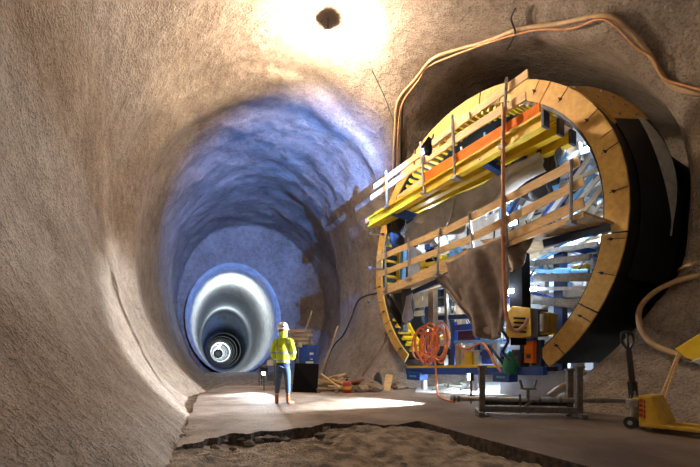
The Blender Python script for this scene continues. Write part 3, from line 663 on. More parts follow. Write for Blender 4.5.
sheet('tarpaulin', [(405, 224, 0), (455, 198, 0), (452, 226, 0), (404, 246, 0)], -.6, mat('pale_tarp', (.42, .42, .43), (.32, .32, .33), .8), 'pale tarpaulin hanging from the blue cross beam above the lower guard rail', amp=.15, seed=5)
sheet('tarpaulin', [(516, 160, 0), (572, 138, .2), (560, 170, .3), (510, 182, 0)], -.25, DCLOTH, 'black crumpled tarpaulin under the near end of the upper deck', amp=.5, seed=3, fold=12)
sheet('tarpaulin', [(386, 218, 0), (408, 206, 0), (407, 232, 0), (389, 242, 0)], -.35, DCLOTH, 'small black tarpaulin bundle below the far end of the upper deck', amp=.35, seed=7, fold=11)
sheet('tarpaulin', [(445, 262, 0), (506, 236, 0), (511, 331, .1), (466, 320, .1)], -1.3, BCLOTH, 'big brown tarpaulin draped over the middle of the lower guard rail', amp=.28, seed=11, fold=10, nx=40, ny=26)
sheet('tarpaulin', [(434, 278, 0), (448, 272, 0), (500, 329, 0), (478, 328, 0)], -1.15, BCLOTH, 'narrow brown tarpaulin strip trailing left of the big brown one', amp=.14, seed=12, fold=6)
sheet('tarpaulin', [(480, 240, 0), (536, 232, 0), (522, 258, 0), (500, 262, 0)], -1.0, mat('brown_cloth_worn', (.26, .18, .12), (.15, .10, .07), .8, scale=4), 'brown tarpaulin bunched on the deck right of the pipe', amp=.22, seed=13, fold=9)
sheet('tarpaulin', [(384, 287, 0), (413, 278, 0), (408, 322, 0), (396, 318, 0)], -.7, DCLOTH, 'dark tarpaulin hanging below the far end of the lower deck', amp=.32, seed=15, fold=9)
sheet('tarpaulin', [(407, 296, 0), (413, 292, 0), (412, 318, 0), (402, 320, 0)], -.85, mat('grey_blue_cloth', (.34, .31, .34), (.24, .23, .30), .8), 'grey cloth beside the dark hanging tarpaulin', amp=.12, seed=16, fold=5)

# ================================================================ salmon pipe, coil, hoses on the carriage
b = MB(); b.tube(spline(pipe_pts((503.5, 108, -1.35), (503, 180, -1.4), (503, 240, -1.4), (505, 300, -1.4), (508, 322, -1.4), (515, 331, -1.3), (524, 326, -1.1), (528, 318, -1.0)), 6), .042, 8)
one(b, 'hanging_pipe', PIPEO, 'salmon coloured hose hanging down the front of both decks', 'hose', smooth=True)
def coil():
    t0 = thing('hose_coil', onT(432, 366, -.5), 'tangled coil of orange hose hanging on the gantry', 'hose')
    r_ = random.Random(3)
    for k in range(13):
        cx = 418+r_.uniform(0, 17) if k < 10 else 440; cy = 344+r_.uniform(-3, 3); w_, h_ = r_.uniform(5, 9), r_.uniform(12, 19); tt = -.6+r_.uniform(-.12, .12); tl = r_.uniform(-.3, .3)
        P = []
        for i in range(20):
            a = 2*math.pi*i/20; x, y = w_*math.cos(a), h_*math.sin(a); P.append(onT(cx+x*math.cos(tl)-y*math.sin(tl)*.4, cy+y, tt+.05*math.sin(2*a+k)))
        b = MB(); b.tube(P+[P[0]], .028, 6); b.build('loop', ORH, t0, smooth=True)
    b = MB(); b.tube(spline(pipe_pts((434, 350, -.5), (436, 372, -.6), (437, 390, -.7))+[G(441, 398, .03), G(455, 402, .03)], 6), .028, 6); b.build('tail', ORH, t0, smooth=True)
coil()
b = MB(); b.tube(spline(pipe_pts((456, 346, -.25), (468, 349, -.3), (481, 343, -.3), (488, 350, -.35), (494, 362, -.4), (501, 372, -.4)), 6), .03, 6)
one(b, 'hydraulic_hose', ORH, 'orange hydraulic hose looped over the blue frame', 'hose', smooth=True)
for i, (P, lab) in enumerate((([(490, 345, -.4), (497, 356, -.4), (504, 365, -.3), (508, 371, -.2)], 'black cable running down to the green bag'), ([(500, 328, -.8), (508, 340, -.6), (503, 352, -.5), (510, 360, -.5)], 'black cable under the brown tarpaulin'))):
    b = MB(); b.tube(spline(pipe_pts(*P), 6), .035, 6); one(b, 'cable', CABLE, lab, 'cable', smooth=True)
# green bag
b = MB(); c = onT(510, 363, -.35); b.lathe([(.001, -.30), (.13, -.27), (.17, -.12), (.14, .08), (.07, .22), (.03, .28), (.001, .29)], c, n=14)
for v in b.v: v += Vector((random.uniform(-.02, .02), random.uniform(-.02, .02), 0))
one(b, 'bag', GREEN, 'green bag hanging above the blue wheel housing', 'bag', smooth=True)
# yellow finned unit and its darker neighbour
def finned():
    t0 = thing('motor_unit', onT(518, 338, -.3), 'yellow finned drive unit with rounded top hanging under the deck', 'machine')
    rz = math.atan2(U.y, U.x)
    q = [onT(x, y, -.55) for x, y in ((505, 337), (507, 312), (512, 306), (530, 308), (531, 336), (518, 338))]
    b = MB(); b.prism(q, A*.5); b.build('casing', YELD, t0, bevel=.02)
    b = MB()
    for y in (318, 322.5, 327, 331.5): p, r = onT(514, y, -.58), onT(526, y+.6, -.58); b.bar(p, r, .03, .045)
    b.build('vent_slots', BLACKM, t0)
    b = MB(); b.prism([onT(x, y, -.50) for x, y in ((531, 308), (538, 309), (538, 336), (531, 337))], A*.4); b.build('side_frame', DARK, t0)
    b = MB(); b.prism([onT(x, y, -.40) for x, y in ((539, 311), (549, 313), (547, 333), (539, 335))], A*.35); o = b.build('rear_casing', mat('dull_yellow', (.33, .21, .03)), t0)
    b = MB(); b.tube([onT(542, 331, -.45), onT(542, 314, -.45)], .05, 8); b.build('cylinder', STEEL, o)
finned()
b = MB(); c = onT(531, 352, -.1); b.box(c, (.22, .2, .52), rz=math.atan2(U.y, U.x)); b.cur = 1; b.box(c+Vector((0, 0, .32)), (.23, .21, .11), rz=math.atan2(U.y, U.x)); b.cur = 2; b.box(c-A*.11-Vector((0, 0, .1)), (.1, .02, .1), rz=math.atan2(U.y, U.x))
one(b, 'orange_case', [ORG, BLUE, DARK], 'orange upright case with blue lid under the yellow drive unit', 'case')

# ================================================================ concrete track base under the carriage
b = MB()
p0, p1 = onT(482, 394, .25), onT(600, 392, .25)
b.prism([onT(500, 375, .6), onT(600, 372, .6), onT(600, 398, .6)+Vector((0, 0, -.3)), onT(500, 394, .6)], A*.6)
o = b.build('trim_2', CONC); o['kind'] = 'structure'
b = MB(); b.bar(onT(500, 374, .5), onT(600, 371, .5), .14, .06); one(b, 'rail', STEEL, 'steel running rail on the pale concrete track wall', 'rail')
b = MB()
b.prism([G(415, 393), G(600, 399), G(560, 379), G(420, 379)], (0, 0, .02)); o = b.build('trim_3', mat('pale_floor_patch', (.62, .62, .60), (.42, .41, .38), .8, scale=1.5)); o['kind'] = 'structure'  # paler patch of floor under the carriage

# ================================================================ grey pipe stand in front
def stand():
    t0 = thing('steel_stand', G(530, 416), 'low grey steel stand with long horizontal pipes in front of the formwork', 'stand')
    Lf, Rf = G(482, 416), G(579, 418); d = (Rf-Lf).normalized(); bk = Vector((-d.y, d.x, 0))
    for P, k in ((Lf, 0), (Rf, 1)):
        for o_, h in ((0, .90), (.28, .84)):
            b = MB(); q = P+bk*o_+d*(.05 if o_ else 0)*(1 if k == 0 else -1); b.box(q+Vector((0, 0, h/2)), (.10, .10, h), rz=math.atan2(d.y, d.x)); o = b.build('post', GREY, t0, bevel=.01)
            b = MB(); b.box(q+Vector((0, 0, h)), (.15, .14, .03), rz=math.atan2(d.y, d.x)); b.build('end_plate', GREY, o); b = MB(); b.box(q+Vector((0, 0, .015)), (.2, .2, .03), rz=math.atan2(d.y, d.x)); b.build('foot_plate', GREY, o)
    b = MB(); b.tube([Lf-d*.55+bk*.12+Vector((0, 0, .30)), Rf+d*.85+bk*.12+Vector((0, 0, .30))], .045, 10); o = b.build('long_pipe', STEEL, t0, smooth=True)
    b = MB()
    for f in (-.5, -.42, 1.0, 1.35): b.tube([Lf+d*f*1.0+bk*.12+Vector((0, 0, .30)), Lf+d*(f*1.0+.04)+bk*.12+Vector((0, 0, .30))], .065, 10)
    b.build('collar', GREY, o)
    b = MB(); b.bar(Lf+Vector((0, 0, .13)), Rf+Vector((0, 0, .13)), .08, .10); b.build('lower_beam', GREY, t0)
    b = MB(); b.bar(Lf+bk*.28+Vector((0, 0, .22)), Rf+bk*.28+Vector((0, 0, .22)), .07, .09); b.build('lower_beam', DARK, t0)
    c = Lf.lerp(Rf, .5)+bk*.1; b = MB(); b.tube([c+Vector((0, 0, .05)), c+Vector((0, 0, .5))], .03, 8); b.bar(c+Vector((-.12, 0, .5)), c+Vector((.12, 0, .5)), .14, .03)
    for sx in (-.1, .1): b.bar(c+Vector((sx, 0, .5)), c+Vector((sx*1.5, 0, .66)), .05, .03)
    b.tube([c+Vector((-.15, -.05, .15)), c+Vector((.12, -.02, .3))], .02, 6); b.tube([c+Vector((-.16, -.03, .4)), c+Vector((-.14, 0, .05))], .02, 6)
    b.build('screw_jack', GREY, t0)
    b = MB(); b.bar(Lf-d*.05-bk*.25+Vector((0, 0, .05)), Lf+bk*.5+Vector((0, 0, .05)), .09, .08); b.build('foot_beam', GREY, t0)
    b = MB(); b.bar(Rf-bk*.25+Vector((0, 0, .05)), Rf+bk*.5+Vector((0, 0, .05)), .09, .08); b.build('foot_beam', GREY, t0)
stand()
b = MB(); q = G(607, 408); b.tube([G(590, 402, .1), G(612, 409, .06), G(626, 413, .05)], .03, 6); one(b, 'steel_bar', mat('rusty_bar', (.35, .24, .14)), 'thin steel bar lying by the pallet truck wheel', 'bar')

# ================================================================ pallet truck
def pallet_truck():
    df = Vector((.60, -.80, 0)).normalized(); pf = Vector((-df.y, df.x, 0)); O = Vector((4.41, 5.98, 0))
    def L(x, y, z): return O+df*x+pf*y+Vector((0, 0, z))
    M = Matrix((df, pf, Vector((0, 0, 1)))).transposed()
    t0 = thing('pallet_truck', O, 'yellow hand pallet truck with black handle parked at the rock wall', 'pallet truck')
    for y in (-.19, .19):
        b = MB(); b.box(L(.62, y, .105), (1.15, .16, .05), M=M); b.prism([L(1.18, y-.08, .08), L(1.18, y+.08, .08), L(1.3, y+.04, .08), L(1.3, y-.04, .08)], (0, 0, .05)); b.build('fork', YELD, t0, bevel=.012)
        b = MB(); b.tube([L(1.05, y-.05, .04), L(1.05, y+.05, .04)], .04, 12); b.build('load_roller', DARK, t0)
    prof = [(.0, .07), (.0, .52), (.15, .52), (.31, .16), (.31, .07)]
    b = MB(); b.prism([L(x, -.26, z) for x, z in prof], pf*.52); body = b.build('body', YELD, t0, bevel=.015)
    b = MB(); b.prism([L(x, -.262, z) for x, z in ((.09, .12), (.27, .12), (.14, .48), (.09, .48))], -pf*.006); b.build('side_panel', mat('yellow_side', (.70, .42, .03), (.58, .34, .03), .5), body)
    # red lettering running up the front of the body
    f = [(-.004, .45, .05), (-.004, .38, .04), (-.004, .31, .05), (-.004, .24, .045)]
    b = MB()
    for i, (x, z, w_) in enumerate(f):
        b.box(L(.03, -.268, z), (.045, .006, .05), M=M); b.box(L(.075, -.268, z-.015), (.02, .006, .05), M=M)
    b.build('red_lettering', RED, body)
    b = MB(); b.box(L(-.03, 0, .46), (.12, .5, .03), M=M); b.build('top_lip', YELD, body)
    b = MB(); b.tube([L(-.13, 0, .12), L(-.13, 0, .5)], .06, 14); b.tube([L(-.13, 0, .5), L(-.13, 0, .56)], .04, 12); b.box(L(-.14, 0, .38), (.16, .2, .10), M=M); pump = b.build('pump', STEEL, t0)
    for y in (-.10, .10):
        b = MB(); b.tube([L(-.15, y-.03, .09), L(-.15, y+.03, .09)], .09, 20); wl_ = b.build('steer_wheel', DARK, t0)
        b = MB(); b.tube([L(-.15, y-.035, .09), L(-.15, y+.035, .09)], .035, 12); b.build('hub', STEEL, wl_)
    base, top = L(-.14, 0, .45), L(-.20, -.03, 1.18)
    b = MB()
    b.bar(base+pf*.045, top+pf*.03, .03, .07); b.bar(base-pf*.045, top-pf*.03, .03, .07); b.bar(base, base.lerp(top, .35), .12, .05); ha = b.build('handle_shaft', DARK, t0)
    b = MB(); u = (top-base).normalized(); x = Vector((1, .15, 0)).normalized(); w0 = .17; x = Vector((.85, .5, 0)).normalized()
    loop = [top, top-x*.08+u*.05, top-x*w0+u*.13, top-x*w0+u*.24, top-x*.08+u*.28, top+u*.285, top+x*.08+u*.28, top+x*w0+u*.24, top+x*w0+u*.13, top+x*.08+u*.05, top]
    b.tube(spline(loop, 4), .018, 8); b.tube([top, top+u*.285], .016, 8); b.build('grip_loop', DARK, ha, smooth=True)
pallet_truck()

# ================================================================ hoses on the rock
def wall_hose(nm, pix, r, m, label, off=None, cat='hose', group=None, n=6):
    P = spline([cast(x, y, (off or r*1.1)) for x, y in pix], n); b = MB(); b.tube(P, r, 8); return one(b, nm, m, label, cat, group, smooth=True)
wall_hose('air_hose', [(393, 235), (393, 180), (395, 130), (398, 100), (415, 78), (433, 57), (460, 47), (485, 40), (520, 27), (560, 22), (606, 15), (628, 28), (648, 50), (660, 68), (672, 84), (690, 92), (705, 95)], .042, HOSE, 'thick tan hose arching along the rim of the side tunnel')
wall_hose('air_hose', [(397, 235), (397, 180), (398, 130), (402, 102), (418, 78), (434, 60), (520, 29), (575, 25), (607, 18), (640, 46), (655, 56), (668, 76), (690, 86), (705, 90)], .022, mat('tan_orange_hose', (.62, .30, .12)), 'thin orange hose running with the tan hose along the rim', off=.10)
wall_hose('cable', [(400, 190), (401, 150), (402, 112), (404, 100)], .03, CABLE, 'black cable beside the hoses at the left rim')
wall_hose('cable', [(517, 5), (513, 15), (517, 28), (511, 40), (508, 45)], .02, CABLE, 'short dark tie hanging from the rock over the tan hose', off=.1, cat='tie')
wall_hose('cable', [(372, 70), (377, 80), (386, 100), (394, 122)], .012, CABLE, 'thin wire on the crown leading to the hose bend', cat='cable')
wall_hose('water_hose', [(705, 278), (680, 286), (660, 298), (648, 312), (645, 330), (652, 345), (668, 355), (690, 361), (705, 364)], .055, HOSE, 'thick tan hose loop bulging left on the right rock wall', off=.16)
wall_hose('water_hose', [(705, 262), (685, 268), (672, 278), (664, 291)], .035, HOSE, 'thinner tan hose above the thick loop on the right wall')
wall_hose('water_hose', [(640, 296), (630, 318), (615, 340), (600, 356), (585, 372)], .025, HOSE, 'thin tan line slanting down the rock behind the formwork')
wall_hose('cable', [(644, 292), (637, 310), (622, 333), (607, 350)], .016, mat('brown_cable', (.2, .12, .07)), 'brown cable slanting down behind the formwork')
wall_hose('cable', [(676, 215), (668, 235), (661, 275), (662, 290)], .012, STEEL, 'thin pale wire down the right rim of the opening')
b = MB(); P = [onY(588, 384, 8.6), onY(596, 381, 8.5), onY(603, 386, 8.4), onY(605, 394, 8.3), onY(598, 399, 8.2), onY(586, 397, 8.2), G(578, 399, .06)]
b.tube(spline(P, 6), .05, 8); one(b, 'water_hose', HOSE, 'tan hose loop standing on the floor behind the steel stand', 'hose', smooth=True)
b = MB(); P = [onY(590, 373, 9.2), onY(575, 380, 9.0), onY(560, 387, 8.8), G(545, 396, .05), G(530, 398, .05)]
b.tube(spline(P, 6), .05, 8); one(b, 'water_hose', HOSE, 'tan hose lying across the pale track wall', 'hose', smooth=True)
# cables on the rock pillar between the tunnels
wall_hose('cable', [(390, 284), (378, 293), (366, 296), (358, 302), (352, 318), (344, 335), (335, 345), (328, 360), (324, 376)], .035, CABLE, 'black cable looping down the rock pillar beside the lumber')
b = MB(); b.bar(onY(338, 326, 14.2), onY(321, 376, 13.0), .05, .07); one(b, 'wooden_pole', OLDWOOD, 'long wooden pole leaning on the rock pillar', 'pole')
b = MB(); b.bar(onY(312, 311, 15.2), onY(305, 334, 14.4), .04, .05); one(b, 'wooden_pole', OLDWOOD, 'thin wooden pole behind the timber stack', 'pole')
wall_hose('cable', [(388, 318), (384, 345), (372, 362), (363, 376)], .025, mat('brown_hose', (.35, .2, .1)), 'brown hose beside the left foot of the ring')

# yellow scoop on a pole
b = MB(); p = cast(674, 350, .22); q = G(662, 408, 0); q = Vector((p.x-.1, p.y-.25, .12)); q = onY(660, 400, 6.6)
b.tube([q, onY(679, 352, 6.3)], .022, 8); b.tube([onY(664, 400, 6.5), onY(681, 352, 6.25)], .015, 6); b.cur = 1
Y_ = 6.2; b.prism([onY(676, 349, Y_), onY(705, 331, Y_-.2), onY(705, 364, Y_-.3), onY(685, 357, Y_-.1)], (.02, .05, 0))
b.cur = 2; b.prism([onY(693, 361, Y_-.25), onY(701, 358, Y_-.28), onY(703, 366, Y_-.28)], (.0, .03, 0))
one(b, 'shovel', [WOOD, YEL, WHITE], 'yellow plastic blade on wooden pole leaning at the right wall', 'shovel')

# ================================================================ things by the rock pillar
def container():
    p = G(307, 389, 0); p = Vector((-1.40, 12.85, 0)); rz = -.05
    t0 = thing('tool_container', p, 'blue steel tool container behind the black board', 'container')
    b = MB(); b.box(p+Vector((0, 0, .72)), (.66, .7, 1.40), rz=rz); b.build('body', BLUE, t0, bevel=.02)
    for x in (-.16, .16): b = MB(); b.box(p+Vector((x, -.36, .72)), (.30, .03, 1.25), rz=rz); b.build('door', BLUE, t0, bevel=.01)
    b = MB(); 
    for x in (-.26, -.20): b.tube([p+Vector((x, -.39, .2)), p+Vector((x, -.39, 1.3))], .012, 6)
    b.build('lock_bar', STEEL, t0)
    for (x, z, w_, h) in ((.20, 1.15, .12, .07), (.14, .88, .24, .06), (.20, .98, .08, .03)): b = MB(); b.box(p+Vector((x, -.385, z)), (w_, .01, h), rz=rz); b.build('label_plate', WHITE, t0)
container()
r_ = random.Random(9); p = Vector((-1.50, 12.8, 1.43)); z = 0
for row in range(4):
    for k in range(4-(row > 2)):
        b = MB(); x0 = p.x-.38+r_.uniform(-.08, .12); y = p.y-.28+k*.17+r_.uniform(-.02, .02); Lg = r_.uniform(.5, .72)
        b.bar(Vector((x0, y, p.z+.06+row*.125)), Vector((x0+Lg, y+r_.uniform(-.05, .05), p.z+.06+row*.125)), .13, .10)
        pos = ['bottom', 'second', 'third', 'top'][row]
        one(b, 'timber', mat('grey_timber', (.42, .33, .24), (.28, .21, .15), .8, scale=8), '%s short squared timber in the %s layer of the stack on the blue container' % (['nearest', 'second nearest', 'second farthest', 'farthest'][k] if row < 3 else ['nearest', 'middle', 'farthest'][k], pos), 'timber', 'short timbers stacked on the blue container')
b = MB(); q0, q1, q2, q3 = G(292, 392, .0), G(317, 393, .0), onY(319, 364, 12.0), onY(295, 363, 12.0)
b.prism([q0, q1, q2, q3], (0, .04, 0)); one(b, 'black_board', BLACKM, 'black square board standing upright to the right of the worker', 'board')
# small trolley rack with buckets behind the worker
def rack():
    p = G(268, 385, 0); t0 = thing('scaffold_trolley', p, 'low grey wire trolley to the left behind the worker', 'trolley')
    for x in (-.28, .28):
        for y in (-.2, .2): b = MB(); b.tube([p+Vector((x, y, .0)), p+Vector((x, y, .75))], .02, 6); b.build('post', GREY, t0)
    for z_ in (.15, .42, .7): b = MB(); b.bar(p+Vector((-.3, 0, z_)), p+Vector((.3, 0, z_)), .42, .03); b.build('shelf', GREY, t0)
    for x, z_, m, nm in ((-.15, .55, DARK, 'crate'), (.12, .28, mat('bluegrey', (.12, .16, .22)), 'crate'), (.1, .82, CREAM, 'crate')): b = MB(); b.box(p+Vector((x, 0, z_)), (.22, .3, .2)); b.build('crate', m, t0, bevel=.01)
rack()
b = MB(); p = G(288, 376, 0)
p = Vector((-1.62, 12.3, 0)); b.tube([p, p+Vector((0, 0, 1.35))], .02, 6); b.cur = 1; b.box(p+Vector((.02, 0, 1.42)), (.24, .2, .14)); b.lathe([(.06, 0), (.075, .12)], p+Vector((.02, -.1, 1.42)), (0, -1, 0), 12)
for a in range(3): b.cur = 0; b.tube([p+Vector((0, 0, 1.0)), p+Vector((.14*math.cos(a*2.1), .14*math.sin(a*2.1), 0))], .015, 6)
one(b, 'survey_instrument', [GREY, CREAM], 'pale survey instrument on a tripod just behind the worker', 'instrument')
# lumber heap
NTH = ['leftmost', 'second', 'third', 'fourth', 'fifth', 'sixth', 'seventh', 'eighth', 'ninth', 'tenth', 'eleventh', 'twelfth', 'thirteenth', 'fourteenth', 'fifteenth', 'sixteenth', 'seventeenth', 'eighteenth', 'nineteenth', 'twentieth', 'twenty-first', 'twenty-second', 'twenty-third', 'twenty-fourth', 'twenty-fifth', 'twenty-sixth']
r_ = random.Random(4)
for i in range(26):
    px = 322+i*1.16; c = G(px, 391-r_.uniform(0, 4), 0); z_ = .06+.42*r_.random()*(1-abs(px-333)/24); a = r_.uniform(-.9, .9); L_ = r_.uniform(.4, 1.1)
    d = Vector((math.cos(a), math.sin(a)*.6, r_.uniform(-.35, .35))).normalized(); z_ = max(z_, abs(d.z)*L_/2+.04); b = MB(); b.bar(c-d*L_/2+Vector((0, 0, z_)), c+d*L_/2+Vector((0, 0, z_)), .09, .05)
    one(b, 'scrap_timber', WOOD if i % 3 else OLDWOOD, '%s timber in the scrap heap, %s from its left, by the red canister' % ('dark weathered' if i % 3 == 0 else 'pale', NTH[i]), 'timber', 'scrap timber heap')
b = MB(); b.bar(onY(321, 374, 12.9), onY(341, 389, 12.1), .06, .05); one(b, 'lath', WOOD, 'pale lath leaning across the scrap timber heap', 'timber')
def pallet():
    p = G(336, 393, 0); t0 = thing('wooden_pallet', p, 'flat wooden pallet under the front of the scrap timber', 'pallet')
    for y in (0, .22, .44, .66):
        b = MB(); b.box(p+Vector((0, y, .11)), (1.15, .11, .025)); b.build('deck_slat', OLDWOOD, t0)
    for x in (-.5, 0, .5): b = MB(); b.box(p+Vector((x, .33, .05)), (.1, .8, .09)); b.build('runner', OLDWOOD, t0)
pallet()
def extinguisher():
    p = G(347, 393, 0); t0 = thing('red_canister', p, 'red canister with dark top standing before the scrap timber', 'canister')
    b = MB(); b.lathe([(.001, 0), (.13, 0), (.13, .28), (.09, .34), (.04, .36), (.001, .36)], p, n=18); b.build('body', RED, t0, smooth=True)
    b = MB(); b.lathe([(.132, .11), (.134, .11), (.134, .2), (.132, .2)], p, n=18); b.build('label_band', YELD, t0)
    b = MB(); b.lathe([(.04, .35), (.04, .42), (.001, .42)], p, n=12); b.bar(p+Vector((-.1, 0, .44)), p+Vector((.08, 0, .47)), .03, .02); b.build('valve', DARK, t0)
extinguisher()
ORD = ['first', 'second', 'third', 'fourth', 'fifth', 'sixth', 'seventh', 'eighth', 'ninth']
def rubble(cx, cy, n, spread, sz, m, label, group, seed, zbase=0.0):
    r_ = random.Random(seed)
    for i in range(n):
        px = cx+spread[0]*(2*(i+.5)/n-1); py = cy+r_.uniform(-1, 1)*spread[1]; s = r_.uniform(*sz); c = G(px, py, zbase)+Vector((0, 0, s*.35))
        bm = bmesh.new(); bmesh.ops.create_icosphere(bm, subdivisions=2, radius=1); b = MB(); a = r_.uniform(.6, 1.0); q = r_.uniform(.35, .6); ph = r_.uniform(0, 9)
        for v in bm.verts:
            k = 1+.22*math.sin(5*v.co.x+ph)*math.cos(4*v.co.y+ph); b.v.append(c+Vector((v.co.x*s*k, v.co.y*s*a*k, v.co.z*s*q*k)))
        b.f = [tuple(v.index for v in f.verts) for f in bm.faces]; b.mi = [0]*len(b.f); bm.free()
        one(b, 'rock', m, label % ORD[i], 'rock', group)
ROCK = mat('brown_rock', (.30, .21, .14), (.18, .12, .08), .9, scale=5, bump=.02, bscale=15)
rubble(366, 390, 9, (10, 2), (.18, .38), ROCK, 'brown rock, %s from left in the row beside the upright plank', 'rocks by the rock pillar', 3)
rubble(401, 387, 6, (6, 3), (.15, .32), ROCK, 'brown rock, %s from left in the row under the ring foot', 'rocks under the ring foot', 5)
b = MB(); b.prism([onY(383, 390, 12.4), onY(390, 391, 12.4), onY(393, 375, 12.6), onY(386, 374, 12.6)], (0, .05, 0)); one(b, 'plank', WOOD, 'short plank standing upright below the left end of the ring', 'plank')
b = MB(); c = onY(378, 382, 12.6); b.lathe([(.001, -.28), (.14, -.26), (.16, 0), (.10, .18), (.04, .3), (.001, .31)], c, n=12)
for v in b.v: v += Vector((random.uniform(-.03, .03), random.uniform(-.03, .03), 0))
one(b, 'black_sack', DCLOTH, 'black sack beside the short upright plank', 'sack', smooth=True)
b = MB(); c = onY(355, 381, 12.9); b.bar(c-Vector((.25, 0, .05)), c+Vector((.3, 0, .05)), .3, .06); one(b, 'red_sheet', mat('red_brown_sheet', (.42, .14, .07)), 'small red brown sheet lying on the rocks', 'sheet')
# jack and debris below the far part of the carriage
r_ = random.Random(8)
for i in range(12):
    c = G(440+i*2.7, r_.uniform(383, 392), .05); a = r_.uniform(0, 3); b = MB(); b.bar(c-Vector((math.cos(a)*.35, math.sin(a)*.25, 0)), c+Vector((math.cos(a)*.35, math.sin(a)*.25, .15*r_.random())), .06, .05)
    one(b, 'offcut', GREY if i % 2 else CREAM, '%s offcut lying under the carriage, %s' % ('dark grey' if i % 2 else 'pale', ['leftmost of all', 'second from left', 'third from left', 'fourth from left', 'fifth from left', 'sixth from left', 'seventh from left', 'fifth from right', 'fourth from right', 'third from right', 'second from right', 'rightmost of all'][i]), 'offcut', 'offcuts under the carriage')
# foreground stones
STN = mat('dirt_stone', (.40, .29, .19), (.25, .18, .12), .9, scale=9, bump=.01)
r_ = random.Random(12)
ns = 0
for i in range(26):                                         # chunks broken off the slab edge
    px = 190+i*8.6; c = G(px, 447-(px-190)*.06+r_.uniform(-4, 5), -.10); s = r_.uniform(.03, .08); b = MB(); bm = bmesh.new(); bmesh.ops.create_icosphere(bm, subdivisions=1, radius=1); ph = r_.uniform(0, 9)
    for v in bm.verts: k = 1+.35*math.sin(6*v.co.x+ph+3*v.co.y); b.v.append(c+Vector((v.co.x*s*k*1.3, v.co.y*s*k, v.co.z*s*.7*k)))
    b.f = [tuple(v.index for v in f.verts) for f in bm.faces]; b.mi = [0]*len(b.f); bm.free()
    one(b, 'concrete_lump', mat('broken_concrete', (.20, .17, .15), (.08, .07, .065), .9, scale=12), 'broken lump at the foot of the slab edge, %s from left' % NTH[i], 'rubble', 'broken lumps along the slab edge')
while ns < 140:
    px, py = r_.uniform(230, 540), r_.uniform(432, 470)
    if px > 419 and py < 421+(px-419)*.27+9: continue
    ns += 1
    s = r_.choice([.012, .018, .02, .03, .045]); c = G(px, py, -.19)+Vector((0, 0, s*.3)); b = MB(); bm = bmesh.new(); bmesh.ops.create_icosphere(bm, subdivisions=1, radius=1); ph = r_.uniform(0, 9)
    for v in bm.verts: k = 1+.3*math.sin(7*v.co.x+ph+3*v.co.y); b.v.append(c+Vector((v.co.x*s*k*1.2, v.co.y*s*k, v.co.z*s*.6*k)))
    b.f = [tuple(v.index for v in f.verts) for f in bm.faces]; b.mi = [0]*len(b.f); bm.free()
    one(b, 'stone', STN, 'small stone lying on the loose dirt in the dug-out foreground', 'stone', 'stones on the foreground dirt')
for (x, y, s_, lab) in ((197, 458, 13, 'flat tan rock slab at the left corner of the dug-out'), (322, 430, 12, 'flat grey concrete chunk at the broken slab edge')):
    c = G(x, y, -.12); b = MB(); n = 9; poly = [c+Vector((math.cos(2*math.pi*k/n)*.16*(1+.2*math.sin(k*3.1)), math.sin(2*math.pi*k/n)*.10, 0)) for k in range(n)]; b.prism(poly, (0, 0, .06)); one(b, 'concrete_chunk', STN, lab, 'chunk')

# ================================================================ the worker
def skin(nm, m, nodes, edges, parent, sub=2, cut=None):
    me = bpy.data.meshes.new(nm); me.from_pydata([Vector(n[:3]) for n in nodes], edges, []); o = bpy.data.objects.new(nm, me); COL.objects.link(o)
    s = o.modifiers.new('s', 'SKIN'); s.use_smooth_shade = True; sv = me.skin_vertices[0].data
    for i, n in enumerate(nodes): sv[i].radius = (n[3], n[4] if len(n) > 4 else n[3]); sv[i].use_root = (i == 0)
    ss = o.modifiers.new('u', 'SUBSURF'); ss.levels = ss.render_levels = sub
    dg = bpy.context.evaluated_depsgraph_get(); m2 = bpy.data.meshes.new_from_object(o.evaluated_get(dg)); m2.name = nm
    bpy.data.objects.remove(o); bpy.data.meshes.remove(me); m2.materials.clear(); m2.materials.append(m)
    for p in m2.polygons: p.use_smooth = True; p.material_index = 0
    o = bpy.data.objects.new(nm, m2); COL.objects.link(o); o.parent = parent; return o
